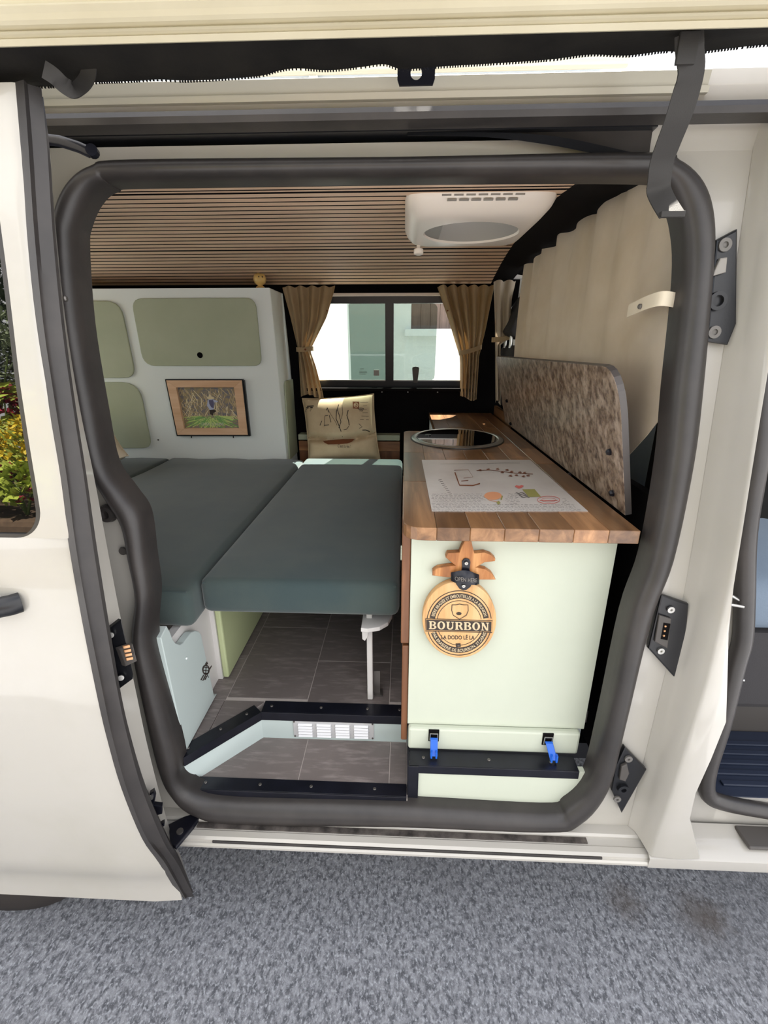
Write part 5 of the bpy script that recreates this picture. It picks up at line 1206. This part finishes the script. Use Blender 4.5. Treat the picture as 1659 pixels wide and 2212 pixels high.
cf = thing('cab_step', 'dark ribbed rubber step tray inside the front door', 'step tray', (.95, .2, .47))
box('tray', 'mat_rubber', cf, .60, 1.4, .085, .30, .455, .475, bev=.004); 
for k in range(5): box('rib', 'mat_rubber', cf, .80-.02*k, 1.4, .115+.032*k, .130+.032*k, .475, .481, bev=.002)
box('riser', 'cab_plastic', cf, .60, 1.4, .30, .315, .455, .60, bev=.004); box('upper_ledge', 'cab_plastic', cf, .60, 1.4, .30, .42, .60, .61, bev=.003)
box('cab_floor', 'mat_rubber', cf, .56, 2.0, .315, 1.78, .44, .46)
cw = thing('wall_front', 'grey cab lining and windscreen pillars beyond the curtain', 'wall', (1.2, 1.5, .5), kind='structure')
farpatch('cab_side_lining', .552, .80, 1.10, 1.80, 'cab_grey', cw); farpatch('cab_side_lining', .552, 1.5, .5, 1.10, 'cab_plastic', cw); farpatch('cab_side_lining', .8, 1.5, 1.10, 1.30, 'cab_plastic', cw)
solid([[(.58, y, 1.86-.05*((y-.9)/.8)**2), (1.4, y, 1.84-.05*((y-.9)/.8)**2)] for y in (.2, .5, .9, 1.3, 1.74)], .01, 'cab_grey', 'headliner', cw, nrm=(0, 0, 1))
box('dashboard', 'cab_plastic', cw, 1.45, 1.95, .15, 1.75, .5, 1.20, bev=.05, seg=3)
box('driver_blind', 'cab_plastic', cw, .62, .80, 1.60, 1.70, 1.70, 1.74)

# ================================================================== GARDEN BEHIND THE CAMERA (mirrored in the door glass)
rg = random.Random(21)
def leaf_mesh(name, L_, W, mat):
    me = bpy.data.meshes.new(name); me.from_pydata([(0, 0, 0), (L_*.4, W/2, L_*.06), (L_, 0, -.02*L_), (L_*.4, -W/2, L_*.06)], [], [(0, 1, 2, 3)]); me.update(); return me
def bush(name, label, cat, c, rad, hgt, n, L_, W, leafmat, flower=None, nf=0, fsize=.02, group=None):
    zb_ = c[2]; t_ = thing(name, label, cat, (c[0], c[1], zb_), group); gs = []; fl_ = []
    def lf(p, d, l, w_):
        s = d.cross(Vector((rg.uniform(-1, 1), rg.uniform(-1, 1), rg.uniform(-1, 1)))).normalized()*w_/2; return [p, p+d*l*.45+s, p+d*l, p+d*l*.45-s], [(0, 1, 2, 3)]
    for k in range(n+nf):
        a = rg.uniform(0, 6.283); e = rg.uniform(-.3, 1.3); rr_ = rg.uniform(.55, 1)**.5
        p = Vector((c[0]+rad*rr_*math.cos(a)*math.cos(e*.9), c[1]+rad*rr_*math.sin(a)*math.cos(e*.9), zb_+hgt*.45+hgt*.55*rr_*math.sin(e)))
        if p.z < zb_-.1 or (p.z < zb_+.03 and p.y < -3.0): p.z = zb_+.05
        d = Vector((math.cos(a)+rg.uniform(-.6, .6), math.sin(a)+rg.uniform(-.6, .6), rg.uniform(-.2, 1))).normalized()
        if k < n: gs.append(lf(p, d, L_*rg.uniform(.6, 1.2), W*rg.uniform(.7, 1.2)))
        else:
            for q in range(4): fl_.append(lf(p+d*.03, (d+Vector((rg.uniform(-1, 1), rg.uniform(-1, 1), rg.uniform(-1, 1)))).normalized(), fsize, fsize*.7))
    o = obj('foliage', merge(*gs), leafmat, t_); o['kind'] = 'stuff'
    if fl_: o = obj('blossom', merge(*fl_), flower, t_); o['kind'] = 'stuff'
    for k in range(4): a = rg.uniform(0, 6.28); tube('stem', [(c[0], c[1], zb_), (c[0]+rad*.3*math.cos(a), c[1]+rad*.3*math.sin(a), zb_+hgt*.35), (c[0]+rad*.6*math.cos(a), c[1]+rad*.6*math.sin(a), zb_+hgt*.7)], .012, 'stem', t_, 6, Vector((1, .2, 0)))
    return t_
bed_ = box('flower_bed', 'soil', None, -11, 1, -11.5, -2.8, 0, .6, bev=.05); tag(bed_, 'raised brown soil flower bed along the garden edge', 'flower bed', kind='structure')
for k in range(4): bush('flowering_shrub', 'bushy shrub covered in yellow flower sprays by the asphalt', 'shrub', (-5.1+k*1.0, -3.5, .6),   .45, .85, 800, .10, .03, 'leaf_light', 'petal_yellow', 620, .045, 'yellow flowering shrubs')
for k in range(7): bush('leafy_plant', 'low plant with broad pale green leaves at the front of the flower bed', 'plant', (-4.6+k*.5, -3.02, .6), .20, .42, 420, .12, .06, 'leaf_light', 'petal_red' if k % 2 else 'petal_yellow', 120, .035, 'low plants edging the flower bed')
for k in range(4): bush('flowering_shrub', 'taller shrub with dark red blossom behind the yellow ones', 'shrub', (-6.0+k*1.2, -4.6, .6), .47, 1.35, 600, .18, .09, 'leaf_light', 'petal_red', 500, .075, 'red flowering shrubs')
for k in range(3): bush('hedge_bush', 'grey-green hedge bush at the back of the flower bed', 'shrub', (-8.0+k*2.15, -6.1, .6), .9, 3.0, 3400, .13, .05, 'leaf_grey', group='hedge bushes')
for k in range(2):
    c = (-9.0+k*3.9, -9.2); tr_ = thing('garden_tree', 'leafy garden tree rising behind the hedge', 'tree', (c[0], c[1], .6), 'garden trees'); gs = [sweep([Vector((c[0], c[1], .6)), Vector((c[0]+.1, c[1], 1.8)), Vector((c[0], c[1]+.1, 3.2))], circ(.12, 8), Vector((0, 1, 0)), scales=[1, .7, .5])]
    for b_ in range(26):
        a = rg.uniform(0, 6.28); h_ = rg.uniform(1.4, 3.1); l = rg.uniform(.9, 2.0); p = Vector((c[0], c[1], h_)); q = p+Vector((math.cos(a)*l*.5, math.sin(a)*l*.5, l*.5)); r_ = q+Vector((math.cos(a+.4)*l*.5, math.sin(a+.4)*l*.5, l*.4))
        gs.append(sweep([p, q, r_], circ(.025, 5), Vector((.3, .2, 1)), scales=[1, .6, .25]))
    obj('trunk', merge(*gs), 'bark', tr_, True)
    lv = []
    for q in range(5000):
        a = rg.uniform(0, 6.28); rr_ = rg.uniform(.3, 1.6); p = Vector((c[0]+rr_*math.cos(a), c[1]+rr_*math.sin(a), 3.8+rg.uniform(-1.7, 2.6))); d = Vector((rg.uniform(-1, 1), rg.uniform(-1, 1), rg.uniform(-1, .4))).normalized(); s = d.orthogonal().normalized()*.04; lv.append(([p, p+d*.08+s, p+d*.18, p+d*.08-s], [(0, 1, 2, 3)]))
    o = obj('foliage', merge(*lv), 'leaf_dark', tr_); o['kind'] = 'stuff'
